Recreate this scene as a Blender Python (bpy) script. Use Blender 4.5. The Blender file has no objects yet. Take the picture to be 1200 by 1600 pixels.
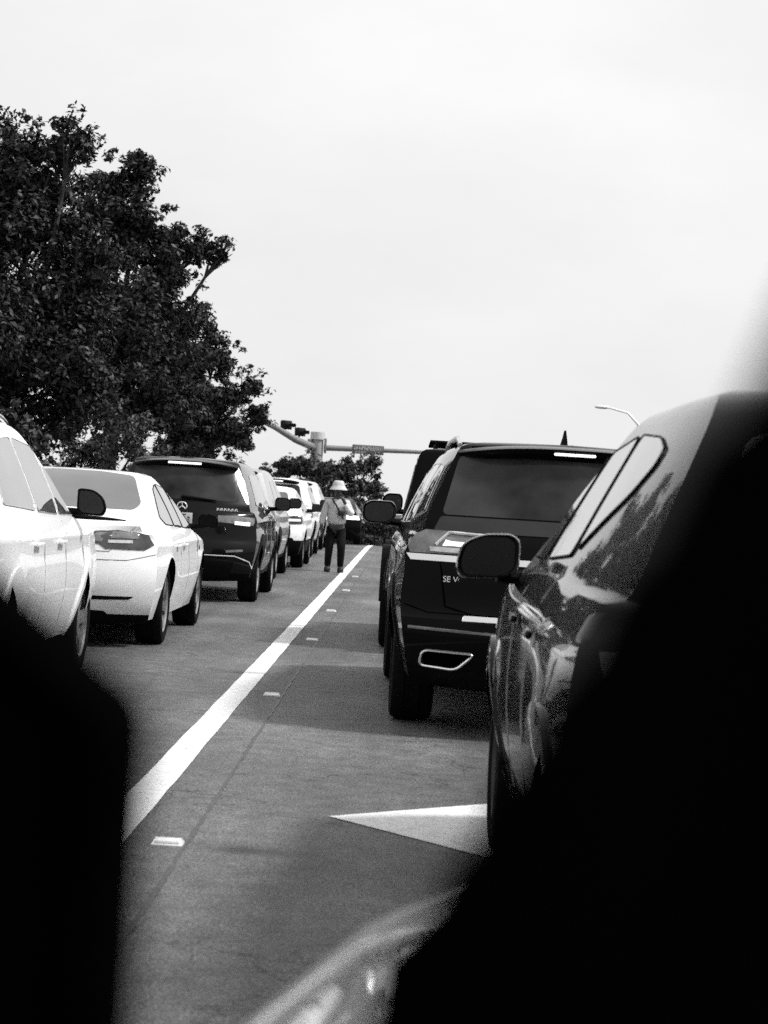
import bpy, bmesh, math, random
import numpy as np
from mathutils import Vector, Matrix
from mathutils.bvhtree import BVHTree

random.seed(7)
RNG = np.random.default_rng(7)
SC = bpy.context.scene
COL = SC.collection
PI = math.pi
R = math.radians

# ------------------------------------------------------------------ camera, sky, sun, exposure
CAM_H = 1.30
cam_d = bpy.data.cameras.new('camera')
cam = bpy.data.objects.new('camera', cam_d)
COL.objects.link(cam)
roll = R(3.5)
rt = Vector((math.cos(roll), 0, math.sin(roll)))
up = Vector((-math.sin(roll), 0, math.cos(roll)))
fw = (Vector((0, 1, 0)) - rt * (35 / 3400) - up * (12 / 3400)).normalized()
rt = (rt - fw * rt.dot(fw)).normalized()
up = rt.cross(fw)
M = Matrix((rt, up, -fw)).transposed().to_4x4()
M.translation = Vector((0, 0, CAM_H))
cam.matrix_world = M
cam_d.sensor_fit = 'VERTICAL'
cam_d.sensor_height = 36
cam_d.sensor_width = 27
cam_d.lens = 76.5
cam_d.clip_start = 0.02
cam_d.clip_end = 4000
cam_d.dof.use_dof = True
cam_d.dof.focus_distance = 18
cam_d.dof.aperture_fstop = 6.6
SC.camera = cam

SUN_EL, SUN_AZ = R(53), R(97)          # azimuth clockwise from +Y (ahead): right and a little behind
wd = bpy.data.worlds.new('World')
SC.world = wd
wd.use_nodes = True
nt = wd.node_tree
bg = nt.nodes['Background']
sky = nt.nodes.new('ShaderNodeTexSky')
sky.sky_type = 'NISHITA'
sky.sun_disc = False
sky.sun_elevation = SUN_EL
sky.sun_rotation = SUN_AZ
sky.dust_density = 5
sky.air_density = 1.5
bw = nt.nodes.new('ShaderNodeRGBToBW')
nt.links.new(sky.outputs[0], bw.inputs[0])
tc = nt.nodes.new('ShaderNodeTexCoord')
mp = nt.nodes.new('ShaderNodeMapping'); mp.inputs['Scale'].default_value = (1, 1, 2.2)
nt.links.new(tc.outputs['Generated'], mp.inputs[0])
cl = nt.nodes.new('ShaderNodeTexNoise'); cl.inputs['Scale'].default_value = 3.2
cl.inputs['Detail'].default_value = 7; cl.inputs['Roughness'].default_value = 0.55
nt.links.new(mp.outputs[0], cl.inputs['Vector'])
mr = nt.nodes.new('ShaderNodeMapRange')
mr.inputs['From Min'].default_value = 0.3; mr.inputs['From Max'].default_value = 0.7
mr.inputs['To Min'].default_value = 4.3; mr.inputs['To Max'].default_value = 5.1
nt.links.new(cl.outputs[0], mr.inputs[0])
mx = nt.nodes.new('ShaderNodeMix'); mx.data_type = 'FLOAT'
mx.inputs[0].default_value = 0.9                       # thin bright overcast in front of the clear sky
nt.links.new(bw.outputs[0], mx.inputs[2]); nt.links.new(mr.outputs[0], mx.inputs[3])
nt.links.new(mx.outputs[0], bg.inputs['Color'])
bg.inputs['Strength'].default_value = 0.1

sd = bpy.data.lights.new('sun', 'SUN')
sd.energy = 2.2
sd.angle = R(7.5)
sd.color = (1, 1, 1)
sun = bpy.data.objects.new('sun', sd)
COL.objects.link(sun)
sdir = Vector((math.sin(SUN_AZ) * math.cos(SUN_EL), math.cos(SUN_AZ) * math.cos(SUN_EL), math.sin(SUN_EL)))
sun.rotation_euler = sdir.to_track_quat('Z', 'Y').to_euler()
sun.location = (10, -5, 20)
SC.view_settings.view_transform = 'Standard'
SC.view_settings.look = 'None'
SC.view_settings.gamma = 1
SC.view_settings.use_curve_mapping = False
SC.view_settings.exposure = 1.0
SC.cycles.sample_clamp_indirect = 2.0
SC.cycles.use_denoising = False
SC.cycles.use_adaptive_sampling = True
SC.cycles.adaptive_threshold = .04

# ------------------------------------------------------------------ materials
MATS = {}
def mat(name, col, rough=0.5, metal=0.0, spec=0.5, coat=0.0, var=0.0, vscale=8.0, bump=0.0, bscale=60.0, emit=0.0, rvar=0.0, cior=1.5):
    if name in MATS: return MATS[name]
    m = bpy.data.materials.new(name); m.use_nodes = True
    t = m.node_tree; p = t.nodes['Principled BSDF']
    p.inputs['Base Color'].default_value = (col, col, col, 1)
    p.inputs['Roughness'].default_value = rough
    p.inputs['Metallic'].default_value = metal
    p.inputs['Specular IOR Level'].default_value = spec
    p.inputs['Coat Weight'].default_value = coat
    p.inputs['Coat Roughness'].default_value = 0.03
    p.inputs['Coat IOR'].default_value = cior
    co = t.nodes.new('ShaderNodeTexCoord')
    if var or rvar:
        n = t.nodes.new('ShaderNodeTexNoise'); n.inputs['Scale'].default_value = vscale
        n.inputs['Detail'].default_value = 6
        t.links.new(co.outputs['Object'], n.inputs['Vector'])
        if var:
            r = t.nodes.new('ShaderNodeMapRange')
            r.inputs['From Min'].default_value = .25; r.inputs['From Max'].default_value = .75
            r.inputs['To Min'].default_value = col * (1 - var); r.inputs['To Max'].default_value = col * (1 + var)
            t.links.new(n.outputs[0], r.inputs[0]); t.links.new(r.outputs[0], p.inputs['Base Color'])
        if rvar:
            r2 = t.nodes.new('ShaderNodeMapRange')
            r2.inputs['From Min'].default_value = .3; r2.inputs['From Max'].default_value = .7
            r2.inputs['To Min'].default_value = rough; r2.inputs['To Max'].default_value = rough + rvar
            t.links.new(n.outputs[0], r2.inputs[0]); t.links.new(r2.outputs[0], p.inputs['Roughness'])
    if bump:
        n2 = t.nodes.new('ShaderNodeTexNoise'); n2.inputs['Scale'].default_value = bscale
        n2.inputs['Detail'].default_value = 3
        t.links.new(co.outputs['Object'], n2.inputs['Vector'])
        b = t.nodes.new('ShaderNodeBump'); b.inputs['Strength'].default_value = bump; b.inputs['Distance'].default_value = .01
        t.links.new(n2.outputs[0], b.inputs['Height']); t.links.new(b.outputs[0], p.inputs['Normal'])
    if emit:
        p.inputs['Emission Color'].default_value = (1, 1, 1, 1)
        p.inputs['Emission Strength'].default_value = emit
    MATS[name] = m
    return m

PAINT_WHITE = mat('paint_white', .80, .35, coat=.6, var=.03, vscale=3)
PAINT_PEARL = mat('paint_pearl', .62, .35, coat=.6, var=.03, vscale=3)
PAINT_SILVER = mat('paint_silver', .42, .32, metal=.5, coat=.7, var=.05, vscale=3)
PAINT_BLACK = mat('paint_black', .002, .35, spec=.03, coat=1, cior=1.13, var=.3, vscale=4)
PAINT_DARK = mat('paint_dark', .003, .35, spec=.05, coat=1, cior=1.22, var=.3, vscale=4)
PAINT_GREY = mat('paint_grey', .34, .3, metal=.6, coat=1, cior=1.6, var=.1, vscale=4)
PLASTIC = mat('black_plastic', .004, .6, spec=.06, var=.3, vscale=30)
MATTE = mat('black_matte', .0012, .95, spec=.0, var=.3, vscale=20)
UNDER = mat('underbody', .004, .9, spec=.05, var=.4, vscale=12)
RUBBER = mat('rubber', .006, .85, spec=.06, var=.4, vscale=25)
GLASS = mat('tinted_glass', .006, .04, spec=1.0, var=.4, vscale=2)
GLASS.node_tree.nodes['Principled BSDF'].inputs['IOR'].default_value = 1.9
GLASS_SIDE = mat('side_glass', .42, .03, metal=.85, var=.1, vscale=2)
GLASS_PRIV = mat('privacy_glass', .030, .10, spec=.14, var=.95, vscale=2.2)  # mottled base colour stands in for broken reflections on the rear glass
GLASS_GREY = mat('rear_glass_grey', .10, .10, spec=.6, var=.25, vscale=1.5)
MIRRORG = mat('mirror_glass', .028, .12, spec=.1, var=.2, vscale=6)
CHROME = mat('chrome', .75, .12, metal=1.0, rvar=.1, vscale=15)
ALLOY = mat('alloy', .30, .35, metal=.8, var=.2, vscale=10)
ALLOY_DARK = mat('alloy_dark', .03, .4, metal=.6, var=.2, vscale=10)
LAMP = mat('lamp_lens', .12, .12, spec=.6, coat=.6, var=.5, vscale=14)
LAMP_DARK = mat('lamp_smoked', .04, .15, spec=.5, coat=.6, var=.5, vscale=14)
LAMP_CLEAR = mat('lamp_clear', .45, .12, spec=.6, coat=.6, var=.3, vscale=20)
BRAKE = mat('brake_lamp_lit', .6, .3, emit=.55)
PLATE = mat('plate_white', .45, .45, var=.12, vscale=30)
INK = mat('plate_ink', .05, .5, var=.2, vscale=40)
BADGE = mat('badge', .7, .35, metal=.1, var=.1, vscale=40)

# ------------------------------------------------------------------ helpers
def tag(o, label=None, cat=None, group=None, kind=None):
    if label: o['label'] = label
    if cat: o['category'] = cat
    if group: o['group'] = group
    if kind: o['kind'] = kind
    return o

def empty(name, loc=(0, 0, 0), rz=0.0):
    o = bpy.data.objects.new(name, None); COL.objects.link(o)
    o.location = loc; o.rotation_euler = (0, 0, rz); o.empty_display_size = .2
    return o

def mesh_obj(name, me, m, parent=None, loc=None):
    o = bpy.data.objects.new(name, me); COL.objects.link(o)
    if m is not None and not me.materials: me.materials.append(m)
    if parent is not None: o.parent = parent
    if loc is not None: o.location = loc
    return o

def smooth(me, ang=40):
    me.polygons.foreach_set('use_smooth', [True] * len(me.polygons))
    try: me.set_sharp_from_angle(angle=R(ang))
    except Exception: pass

def from_bm(name, bm, m, parent=None, sm=40):
    me = bpy.data.meshes.new(name); bm.to_mesh(me); bm.free()
    if sm: smooth(me, sm)
    return mesh_obj(name, me, m, parent)

def from_py(name, v, f, m, parent=None, sm=0):
    me = bpy.data.meshes.new(name); me.from_pydata([tuple(p) for p in v], [], [tuple(q) for q in f]); me.update()
    if sm: smooth(me, sm)
    return mesh_obj(name, me, m, parent)

def box(bm, c, s, rot=None, bev=0.0):
    r = bmesh.ops.create_cube(bm, size=1.0)
    vs = r['verts']
    for v in vs: v.co = Vector((v.co.x * s[0], v.co.y * s[1], v.co.z * s[2]))
    if bev:
        es = list({e for v in vs for e in v.link_edges})
        rr = bmesh.ops.bevel(bm, geom=es, offset=bev, segments=2, affect='EDGES', profile=.5)
        vs = list({v for f in rr['faces'] for v in f.verts} | {v for v in vs if v.is_valid})
    for v in vs:
        if rot is not None: v.co = rot @ v.co
        v.co += Vector(c)
    return vs

def tube(bm, pts, rad, n=8, cap=True):
    pts = [Vector(p) for p in pts]
    rads = rad if isinstance(rad, (list, tuple)) else [rad] * len(pts)
    rings = []
    pv = None
    for i, p in enumerate(pts):
        a = pts[max(i - 1, 0)]; b = pts[min(i + 1, len(pts) - 1)]
        d = (b - a).normalized()
        if pv is None: pv = d.orthogonal().normalized()
        pv = (pv - d * pv.dot(d)).normalized()
        q = d.cross(pv)
        rings.append([bm.verts.new(p + (pv * math.cos(2 * PI * k / n) + q * math.sin(2 * PI * k / n)) * rads[i]) for k in range(n)])
    for i in range(len(rings) - 1):
        for k in range(n):
            bm.faces.new((rings[i][k], rings[i][(k + 1) % n], rings[i + 1][(k + 1) % n], rings[i + 1][k]))
    if cap:
        bm.faces.new(list(reversed(rings[0]))); bm.faces.new(rings[-1])

def lathe(bm, prof, n=32, axis='X', close=False):
    rings = []
    for k in range(n):
        a = 2 * PI * k / n
        rr = []
        for (h, r) in prof:
            if axis == 'X': rr.append(bm.verts.new((h, r * math.cos(a), r * math.sin(a))))
            else: rr.append(bm.verts.new((r * math.cos(a), r * math.sin(a), h)))
        rings.append(rr)
    m = len(prof)
    for k in range(n):
        for i in range(m if close else m - 1):
            j = (i + 1) % m
            bm.faces.new((rings[k][i], rings[(k + 1) % n][i], rings[(k + 1) % n][j], rings[k][j]))

def pchip(keys, v):
    xs = [k[0] for k in keys]; ys = [k[1] for k in keys]; n = len(xs)
    if v <= xs[0]: return ys[0]
    if v >= xs[-1]: return ys[-1]
    h = [xs[i + 1] - xs[i] for i in range(n - 1)]; dl = [(ys[i + 1] - ys[i]) / h[i] for i in range(n - 1)]
    m = [dl[0]] + [0 if dl[i - 1] * dl[i] <= 0 else 2 * dl[i - 1] * dl[i] / (dl[i - 1] + dl[i]) for i in range(1, n - 1)] + [dl[-1]]
    i = max(j for j in range(n - 1) if xs[j] <= v)
    t = (v - xs[i]) / h[i]
    return ((1 + 2 * t) * (1 - t) ** 2 * ys[i] + t * (1 - t) ** 2 * h[i] * m[i] + t * t * (3 - 2 * t) * ys[i + 1] + t * t * (t - 1) * h[i] * m[i + 1])

def fillet(pts, r, seg=4):
    out = []
    n = len(pts)
    for i in range(n):
        p = Vector(pts[i]); a = Vector(pts[i - 1]); b = Vector(pts[(i + 1) % n])
        da = (a - p); db = (b - p)
        rr = min(r, da.length * .45, db.length * .45)
        q0 = p + da.normalized() * rr; q1 = p + db.normalized() * rr
        for k in range(seg + 1):
            t = k / seg
            out.append(((1 - t) ** 2) * q0 + 2 * t * (1 - t) * p + t * t * q1)
    return [(q.x, q.y) for q in out]

# ------------------------------------------------------------------ car bodies
class Car:
    """A car shell built from a mid section and end profiles, then fitted with parts laid on that shell."""
    def __init__(s, name, label, cat, group, loc, rz, sp, paint):
        s.root = empty(name, loc, rz)
        tag(s.root, label, cat, group)
        s.sp = sp; s.paint = paint
        s.shell()

    def section(s):
        sp = s.sp; w, zb, zs, zt = sp['w'], sp['zb'], sp['belt'], sp['top']; wb, wr = sp['wb'], sp['wr']
        h = zs - zb
        low = sp.get('low', [(.03, .86), (.08, .925), (.2, .955), (.34, .98), (.47, .997), (.58, 1.0), (.68, .995), (.76, .985), (.83, .986), (.885, .99), (.94, .972)])
        pts = [(0, zb), (w * .5, zb)]
        pts += [(w * b, zb + h * a) for a, b in low]
        pts.append((wb, zs))
        H = zt - zs
        for t in (.04, .12, .22, .34, .46, .58, .7, .8, .87):
            pts.append((wb - .012 + (wr - wb + .012) * (t / .87) ** sp.get('tum', 1.2), zs + H * t))
        rd = sp.get('rr', 1.0)
        pts += [(wr - .025 * rd, zs + H * .925), (wr - .075 * rd, zs + H * .962), (wr - .16, zs + H * .98), (wr * .5, zs + H * .995), (0, zt)]
        out = []
        for i in range(len(pts) - 1):
            a, b = pts[i], pts[i + 1]
            out.append(a); out.append(((a[0] + b[0]) / 2, (a[1] + b[1]) / 2))
        out.append(pts[-1])
        return out

    def taper(s, y, z):
        L = s.sp['L']
        k = s.sp.get('tr', .05) if y < 0 else s.sp.get('tf', .07)
        u = max(0.0, abs(y) / (L / 2) - .3) / .7
        if z > s.sp['belt']: k += s.sp.get('tg', .05)
        return 1 - k * u * u

    def flare(s, y, z):
        fl = s.sp.get('flare', .02); o = 0
        for yw in (s.sp['ywr'], s.sp['ywf']):
            o += fl * math.exp(-((y - yw) / .42) ** 2) * math.exp(-((z - .68) / .2) ** 2)
        return o

    def shell(s):
        sp = s.sp; L = sp['L']; sec = s.section(); zs = sp['belt']
        NS, NC = 30, 14
        V = []; F = []
        def cr(z): return sp.get('cr', .2) if z < zs - .05 else sp.get('crg', .1) + (sp.get('cr', .2) - sp.get('crg', .1)) * max(0, 1 - (z - zs + .05) / .12)
        def cf(z): return sp.get('cf', .28) if z < zs - .05 else sp.get('cfg', .14) + (sp.get('cf', .28) - sp.get('cfg', .14)) * max(0, 1 - (z - zs + .05) / .12)
        def add(x, y, z):
            V.append((x, y, z)); return len(V) - 1
        rows = []
        for (x, z) in sec:
            yr = -L / 2 + pchip(sp['rear'], z); yf = L / 2 - pchip(sp['front'], z)
            y0 = yr + cr(z); y1 = yf - cf(z)
            side = []
            for i in range(NS + 1):
                y = y0 + (y1 - y0) * i / NS
                xx = x * s.taper(y, z) + (s.flare(y, z) if x > sp['w'] * .9 else 0)
                side.append((xx, y, z))
            rear = []; front = []
            for j in range(1, NC):
                a = math.cos(PI * (1 - j / NC))
                pz = 3.0 if z < zs else 2.2
                rear.append((a * side[0][0], yr + cr(z) * abs(a) ** pz, z))
                front.append((a * side[-1][0], yf - cf(z) * abs(a) ** (sp.get('pf', pz) if z < zs else pz), z))
            ring = [p for p in side] + [(p[0], p[1], p[2]) for p in reversed(front)] + [(-p[0], p[1], p[2]) for p in reversed(side)] + rear
            rows.append([add(*p) for p in ring])
        n = len(rows[0])
        for k in range(len(rows) - 1):
            for i in range(n):
                j = (i + 1) % n
                F.append((rows[k][i], rows[k][j], rows[k + 1][j], rows[k + 1][i]))
        bm = bmesh.new()
        vs = [bm.verts.new(p) for p in V]
        for f in F:
            try: bm.faces.new([vs[i] for i in f])
            except ValueError: pass
        # caps: the first and last rows collapse to the centre line; close them as strips
        for rw in (rows[0], rows[-1]):
            for i in range(NS):
                a, b = rw[i], rw[i + 1]
                c, d = rw[NS + NC - 1 + NS + 1 - i], rw[NS + NC - 1 + NS - i]
        bmesh.ops.remove_doubles(bm, verts=bm.verts, dist=1e-4)
        bmesh.ops.dissolve_degenerate(bm, edges=bm.edges, dist=1e-5)
        hole = [e for e in bm.edges if len(e.link_faces) == 1]
        if hole: bmesh.ops.holes_fill(bm, edges=hole, sides=0)
        bmesh.ops.recalc_face_normals(bm, faces=bm.faces)
        s.bvh = BVHTree.FromBMesh(bm)
        me = bpy.data.meshes.new('body'); bm.to_mesh(me); bm.free()
        body = bpy.data.objects.new('body', me); COL.objects.link(body)
        # wheel arches
        cb = bmesh.new()
        Rw = sp['R']; Ra = Rw + sp.get('gap', .055)
        for yw in (sp['ywr'], sp['ywf']):
            for sx in (-1, 1):
                r = bmesh.ops.create_cone(cb, cap_ends=True, segments=36, radius1=Ra, radius2=Ra, depth=.55)
                mt = Matrix.Translation((sx * (sp['w'] + .275 - .34), yw, Rw + .01)) @ Matrix.Rotation(PI / 2, 4, 'Y')
                bmesh.ops.transform(cb, matrix=mt, verts=r['verts'])
        cm = bpy.data.meshes.new('cut'); cb.to_mesh(cm); cb.free()
        co = bpy.data.objects.new('cut', cm); COL.objects.link(co)
        md = body.modifiers.new('b', 'BOOLEAN'); md.operation = 'DIFFERENCE'; md.object = co; md.solver = 'EXACT'
        dg = bpy.context.evaluated_depsgraph_get()
        nm = bpy.data.meshes.new_from_object(body.evaluated_get(dg))
        body.modifiers.clear(); bpy.data.objects.remove(co); 
        if len(nm.polygons) < 200: nm = me
        body.data = nm; nm.name = 'body'
        nm.materials.clear(); nm.materials.append(s.paint); nm.materials.append(UNDER); nm.materials.append(PLASTIC)
        cz = sp.get('clad', 0)
        for p in nm.polygons:
            c = p.center; nn = p.normal; mi = 0
            zm = max(nm.vertices[v].co.z for v in p.vertices)
            if nn.z < -.55 and c.z < .5: mi = 1
            elif zm < cz: mi = 2
            for yw in (sp['ywr'], sp['ywf']):
                if math.hypot(c.y - yw, c.z - Rw - .01) < Ra + .012 and abs(c.x) < sp['w'] + .1 and (abs(nn.x) < .5 or abs(c.x) < sp['w'] - .28): mi = 1
            p.material_index = mi
        smooth(nm, 32)
        body.parent = s.root
        s.body = body

    # --- laying things onto the shell
    def ray(s, mode, a, b):
        if mode == 'rear': o, d = Vector((a, -9, b)), Vector((0, 1, 0))
        elif mode == 'front': o, d = Vector((a, 9, b)), Vector((0, -1, 0))
        elif mode == 'right': o, d = Vector((9, a, b)), Vector((-1, 0, 0))
        elif mode == 'left': o, d = Vector((-9, a, b)), Vector((1, 0, 0))
        elif mode == 'top': o, d = Vector((a, b, 9)), Vector((0, 0, -1))
        else:                                    # polar round a rear corner: ('polar', side)
            sx = mode[1]; cx = s.sp['w'] - .42; cy = -s.sp['L'] / 2 + .55
            if len(mode) > 2: cy = s.sp['L'] / 2 - .7
            ph = R(a)
            o = Vector((sx * cx, cy, b)); d = Vector((sx * math.sin(ph), (-1 if len(mode) == 2 else 1) * math.cos(ph), 0))
            o = o + d * 3; d = -d
        h = s.bvh.ray_cast(o, d)
        if h[0] is None:
            q = s.bvh.find_nearest(o + d * 8)
            return q[0], q[1]
        n = h[1] if h[1].dot(d) < 0 else -h[1]
        return h[0], n

    def patch(s, name, mode, poly, m, off=.004, depth=.02, rnd=0, parent=None, cell=.09, sm=35):
        if rnd: poly = fillet(poly, rnd)
        sc = .012 if isinstance(mode, tuple) else 1.0
        bm = bmesh.new()
        vs = [bm.verts.new((p[0] * sc, p[1], 0)) for p in poly]
        f = bm.faces.new(vs)
        bmesh.ops.triangulate(bm, faces=[f])
        for _ in range(5):
            es = [e for e in bm.edges if e.calc_length() > cell]
            if not es: break
            bmesh.ops.subdivide_edges(bm, edges=es, cuts=1)
            bmesh.ops.triangulate(bm, faces=[f for f in bm.faces if len(f.verts) > 3])
        nr = {}
        for v in bm.verts:
            p, n = s.ray(mode, v.co.x / sc, v.co.y)
            v.co = p + n * off; nr[v] = n
        bmesh.ops.recalc_face_normals(bm, faces=bm.faces)
        avg = sum((n for n in nr.values()), Vector()) / len(nr)
        if sum((f.normal * f.calc_area() for f in bm.faces), Vector()).dot(avg) < 0:
            bmesh.ops.reverse_faces(bm, faces=bm.faces)
        be = [e for e in bm.edges if len(e.link_faces) == 1]
        ex = bmesh.ops.extrude_edge_only(bm, edges=be)
        for g in ex['geom']:
            if isinstance(g, bmesh.types.BMVert): g.co -= avg.normalized() * depth
        return from_bm(name, bm, m, parent or s.root, sm)

    def line(s, name, mode, pts, rad, m, off=0.0, parent=None, n=6, step=.08):
        out = []
        for i in range(len(pts) - 1):
            a, b = Vector(pts[i]), Vector(pts[i + 1])
            k = max(1, int((b - a).length / step)) if not isinstance(mode, tuple) else max(1, int((b - a).length / 6))
            for j in range(k): out.append(a.lerp(b, j / k))
        out.append(Vector(pts[-1]))
        q = []
        for p in out:
            c, nn = s.ray(mode, p.x, p.y); q.append(c + nn * off)
        bm = bmesh.new(); tube(bm, q, rad, n)
        return from_bm(name, bm, m, parent or s.root)

    def both(s, fn):
        for sx, sd in ((-1, 'left'), (1, 'right')): fn(sx, sd)

# ---- shared wheel meshes
WHEELS = {}
def wheel_meshes(Rw, wd, style):
    key = (round(Rw, 3), round(wd, 3), style)
    if key in WHEELS: return WHEELS[key]
    h = wd / 2; rr = Rw * .70
    bm = bmesh.new()
    lathe(bm, [(h * .80, rr), (h * .97, rr + .02), (h, Rw - .06), (h * .93, Rw - .02), (h * .72, Rw - .003), (h * .4, Rw), (h * .38, Rw - .008), (h * .34, Rw - .008), (h * .32, Rw),
               (-h * .32, Rw), (-h * .34, Rw - .008), (-h * .38, Rw - .008), (-h * .4, Rw), (-h * .72, Rw - .003), (-h * .93, Rw - .02), (-h, Rw - .06), (-h * .97, rr + .02), (-h * .80, rr)], 40)
    ty = bpy.data.meshes.new('tyre'); bm.to_mesh(ty); bm.free(); smooth(ty, 40); ty.materials.append(RUBBER)
    bm = bmesh.new()
    lathe(bm, [(h * .84, rr + .006), (h * .9, rr - .008), (h * .78, rr - .022), (h * .2, rr - .03), (-h * .8, rr - .02), (-h * .82, rr + .004)], 40)
    ns = 5 if style != 'ten' else 10
    for k in range(ns):
        a = 2 * PI * k / ns
        for da in ((-.13, .13) if style == 'twin' else (0,)):
            rot = Matrix.Rotation(a + da, 3, 'X')
            wdt = .05 if style == 'five' else .028
            pr = [(h * .62, .05), (h * .78, rr * .6), (h * .80, rr - .015)]
            for i in range(2):
                (x0, r0), (x1, r1) = pr[i], pr[i + 1]
                vs = []
                for (x, r, ww) in ((x0, r0, wdt * 1.2), (x1, r1, wdt)):
                    for dx, dy in ((0, -1), (0, 1), (-.035, 1), (-.035, -1)):
                        vs.append(bm.verts.new(rot @ Vector((x + dx, dy * ww, r))))
                for i2 in range(4):
                    bm.faces.new((vs[i2], vs[(i2 + 1) % 4], vs[4 + (i2 + 1) % 4], vs[4 + i2]))
    lathe(bm, [(h * .55, .075), (h * .68, .07), (h * .72, .05), (h * .7, 0.001)], 20)
    ri = bpy.data.meshes.new('rim'); bm.to_mesh(ri); bm.free(); smooth(ri, 35)
    bm = bmesh.new()
    lathe(bm, [(h * .1, .001), (h * .12, rr * .72), (-h * .02, rr * .72), (-h * .05, .001)], 28)
    hb = bpy.data.meshes.new('wheel'); bm.to_mesh(hb); bm.free(); smooth(hb, 35); hb.materials.append(ALLOY_DARK)
    WHEELS[key] = (hb, ty, ri)
    return WHEELS[key]

def add_wheels(c, style='five', rim=None, wd=.235, inset=.01):
    sp = c.sp
    hb, ty, ri = wheel_meshes(sp['R'], wd, style)
    for yw in (sp['ywr'], sp['ywf']):
        for sx in (-1, 1):
            w = mesh_obj('wheel', hb, None, c.root)
            w.location = (sx * (sp['w'] * (1 - .01) - inset - wd / 2), yw, sp['R'])
            w.rotation_euler = (random.uniform(0, 6) if sx > 0 else random.uniform(0, 6), 0, 0 if sx > 0 else PI)
            mesh_obj('tyre', ty, None, w)
            r = mesh_obj('rim', ri, None, w)
            if not ri.materials: ri.materials.append(rim or ALLOY)

def superell(bm, c, s, e1=.5, e2=.5, nu=18, nv=12, flat_back=None):
    def f(a, e): return math.copysign(abs(a) ** e, a)
    rows = []
    for j in range(nv + 1):
        v = -PI / 2 + PI * j / nv
        row = []
        for i in range(nu):
            u = 2 * PI * i / nu
            p = Vector((f(math.cos(v), e1) * f(math.cos(u), e2) * s[0], f(math.cos(v), e1) * f(math.sin(u), e2) * s[1], f(math.sin(v), e1) * s[2]))
            if flat_back is not None and p.y < -flat_back: p.y = -flat_back
            row.append(bm.verts.new(p + Vector(c)))
        rows.append(row)
    for j in range(nv):
        for i in range(nu):
            bm.faces.new((rows[j][i], rows[j][(i + 1) % nu], rows[j + 1][(i + 1) % nu], rows[j + 1][i]))
    bmesh.ops.remove_doubles(bm, verts=bm.verts, dist=1e-5)

def add_mirrors(c, y, z, x, hw=.115, hh=.085, housing=None, glass=None, outline=None, stalk_dx=.06, dz_stalk=-.05, ry=0.0):
    """door mirrors: a rounded housing (outline seen from behind), glass set in it and a foot on the door"""
    housing = housing or PLASTIC
    out0 = outline or [(-1, .55), (-.75, 1), (.55, 1), (1, .55), (1, -.55), (.7, -1), (-.6, -1), (-1, -.4)]
    for sx, nm in ((-1, 'l'), (1, 'r')):
        cx = sx * (x + stalk_dx + hw)
        poly = fillet([(p[0] * hw, p[1] * hh) for p in out0], .05)
        bm = bmesh.new()
        rings = []
        for (dy, k) in ((-.045, .93), (-.05, .99), (-.03, 1.03), (.0, 1.0), (.035, .9), (.062, .7), (.078, .4)):
            rings.append([bm.verts.new((cx + sx * p[0] * k, y + dy + .25 * max(0, p[0] * 1) * 0, z + p[1] * k)) for p in poly])
        n = len(poly)
        for i in range(len(rings) - 1):
            for k in range(n):
                bm.faces.new((rings[i][k], rings[i][(k + 1) % n], rings[i + 1][(k + 1) % n], rings[i + 1][k]))
        bm.faces.new(rings[0]); bm.faces.new(rings[-1])
        bmesh.ops.recalc_face_normals(bm, faces=bm.faces)
        ho = from_bm('mirror', bm, housing, c.root, 40)
        bm = bmesh.new()
        g = [bm.verts.new((cx + sx * p[0] * .86, y - .0525, z + p[1] * .86)) for p in poly]
        g2 = [bm.verts.new((cx + sx * p[0] * .86, y - .044, z + p[1] * .86)) for p in poly]
        bm.faces.new(g)
        for k in range(n): bm.faces.new((g[k], g[(k + 1) % n], g2[(k + 1) % n], g2[k]))
        bmesh.ops.recalc_face_normals(bm, faces=bm.faces)
        from_bm('mirror_glass', bm, glass or MIRRORG, ho, 40)
        bm = bmesh.new()
        p0 = Vector((sx * (x - .05), y + .03, z + dz_stalk - hh * .3)); p1 = Vector((cx - sx * hw * .35, y + .01, z - hh * .75))
        tube(bm, [p0, p0.lerp(p1, .5), p1], [.032, .026, .03], 8)
        from_bm('mirror_stalk', bm, PLASTIC, ho, 40)

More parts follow.
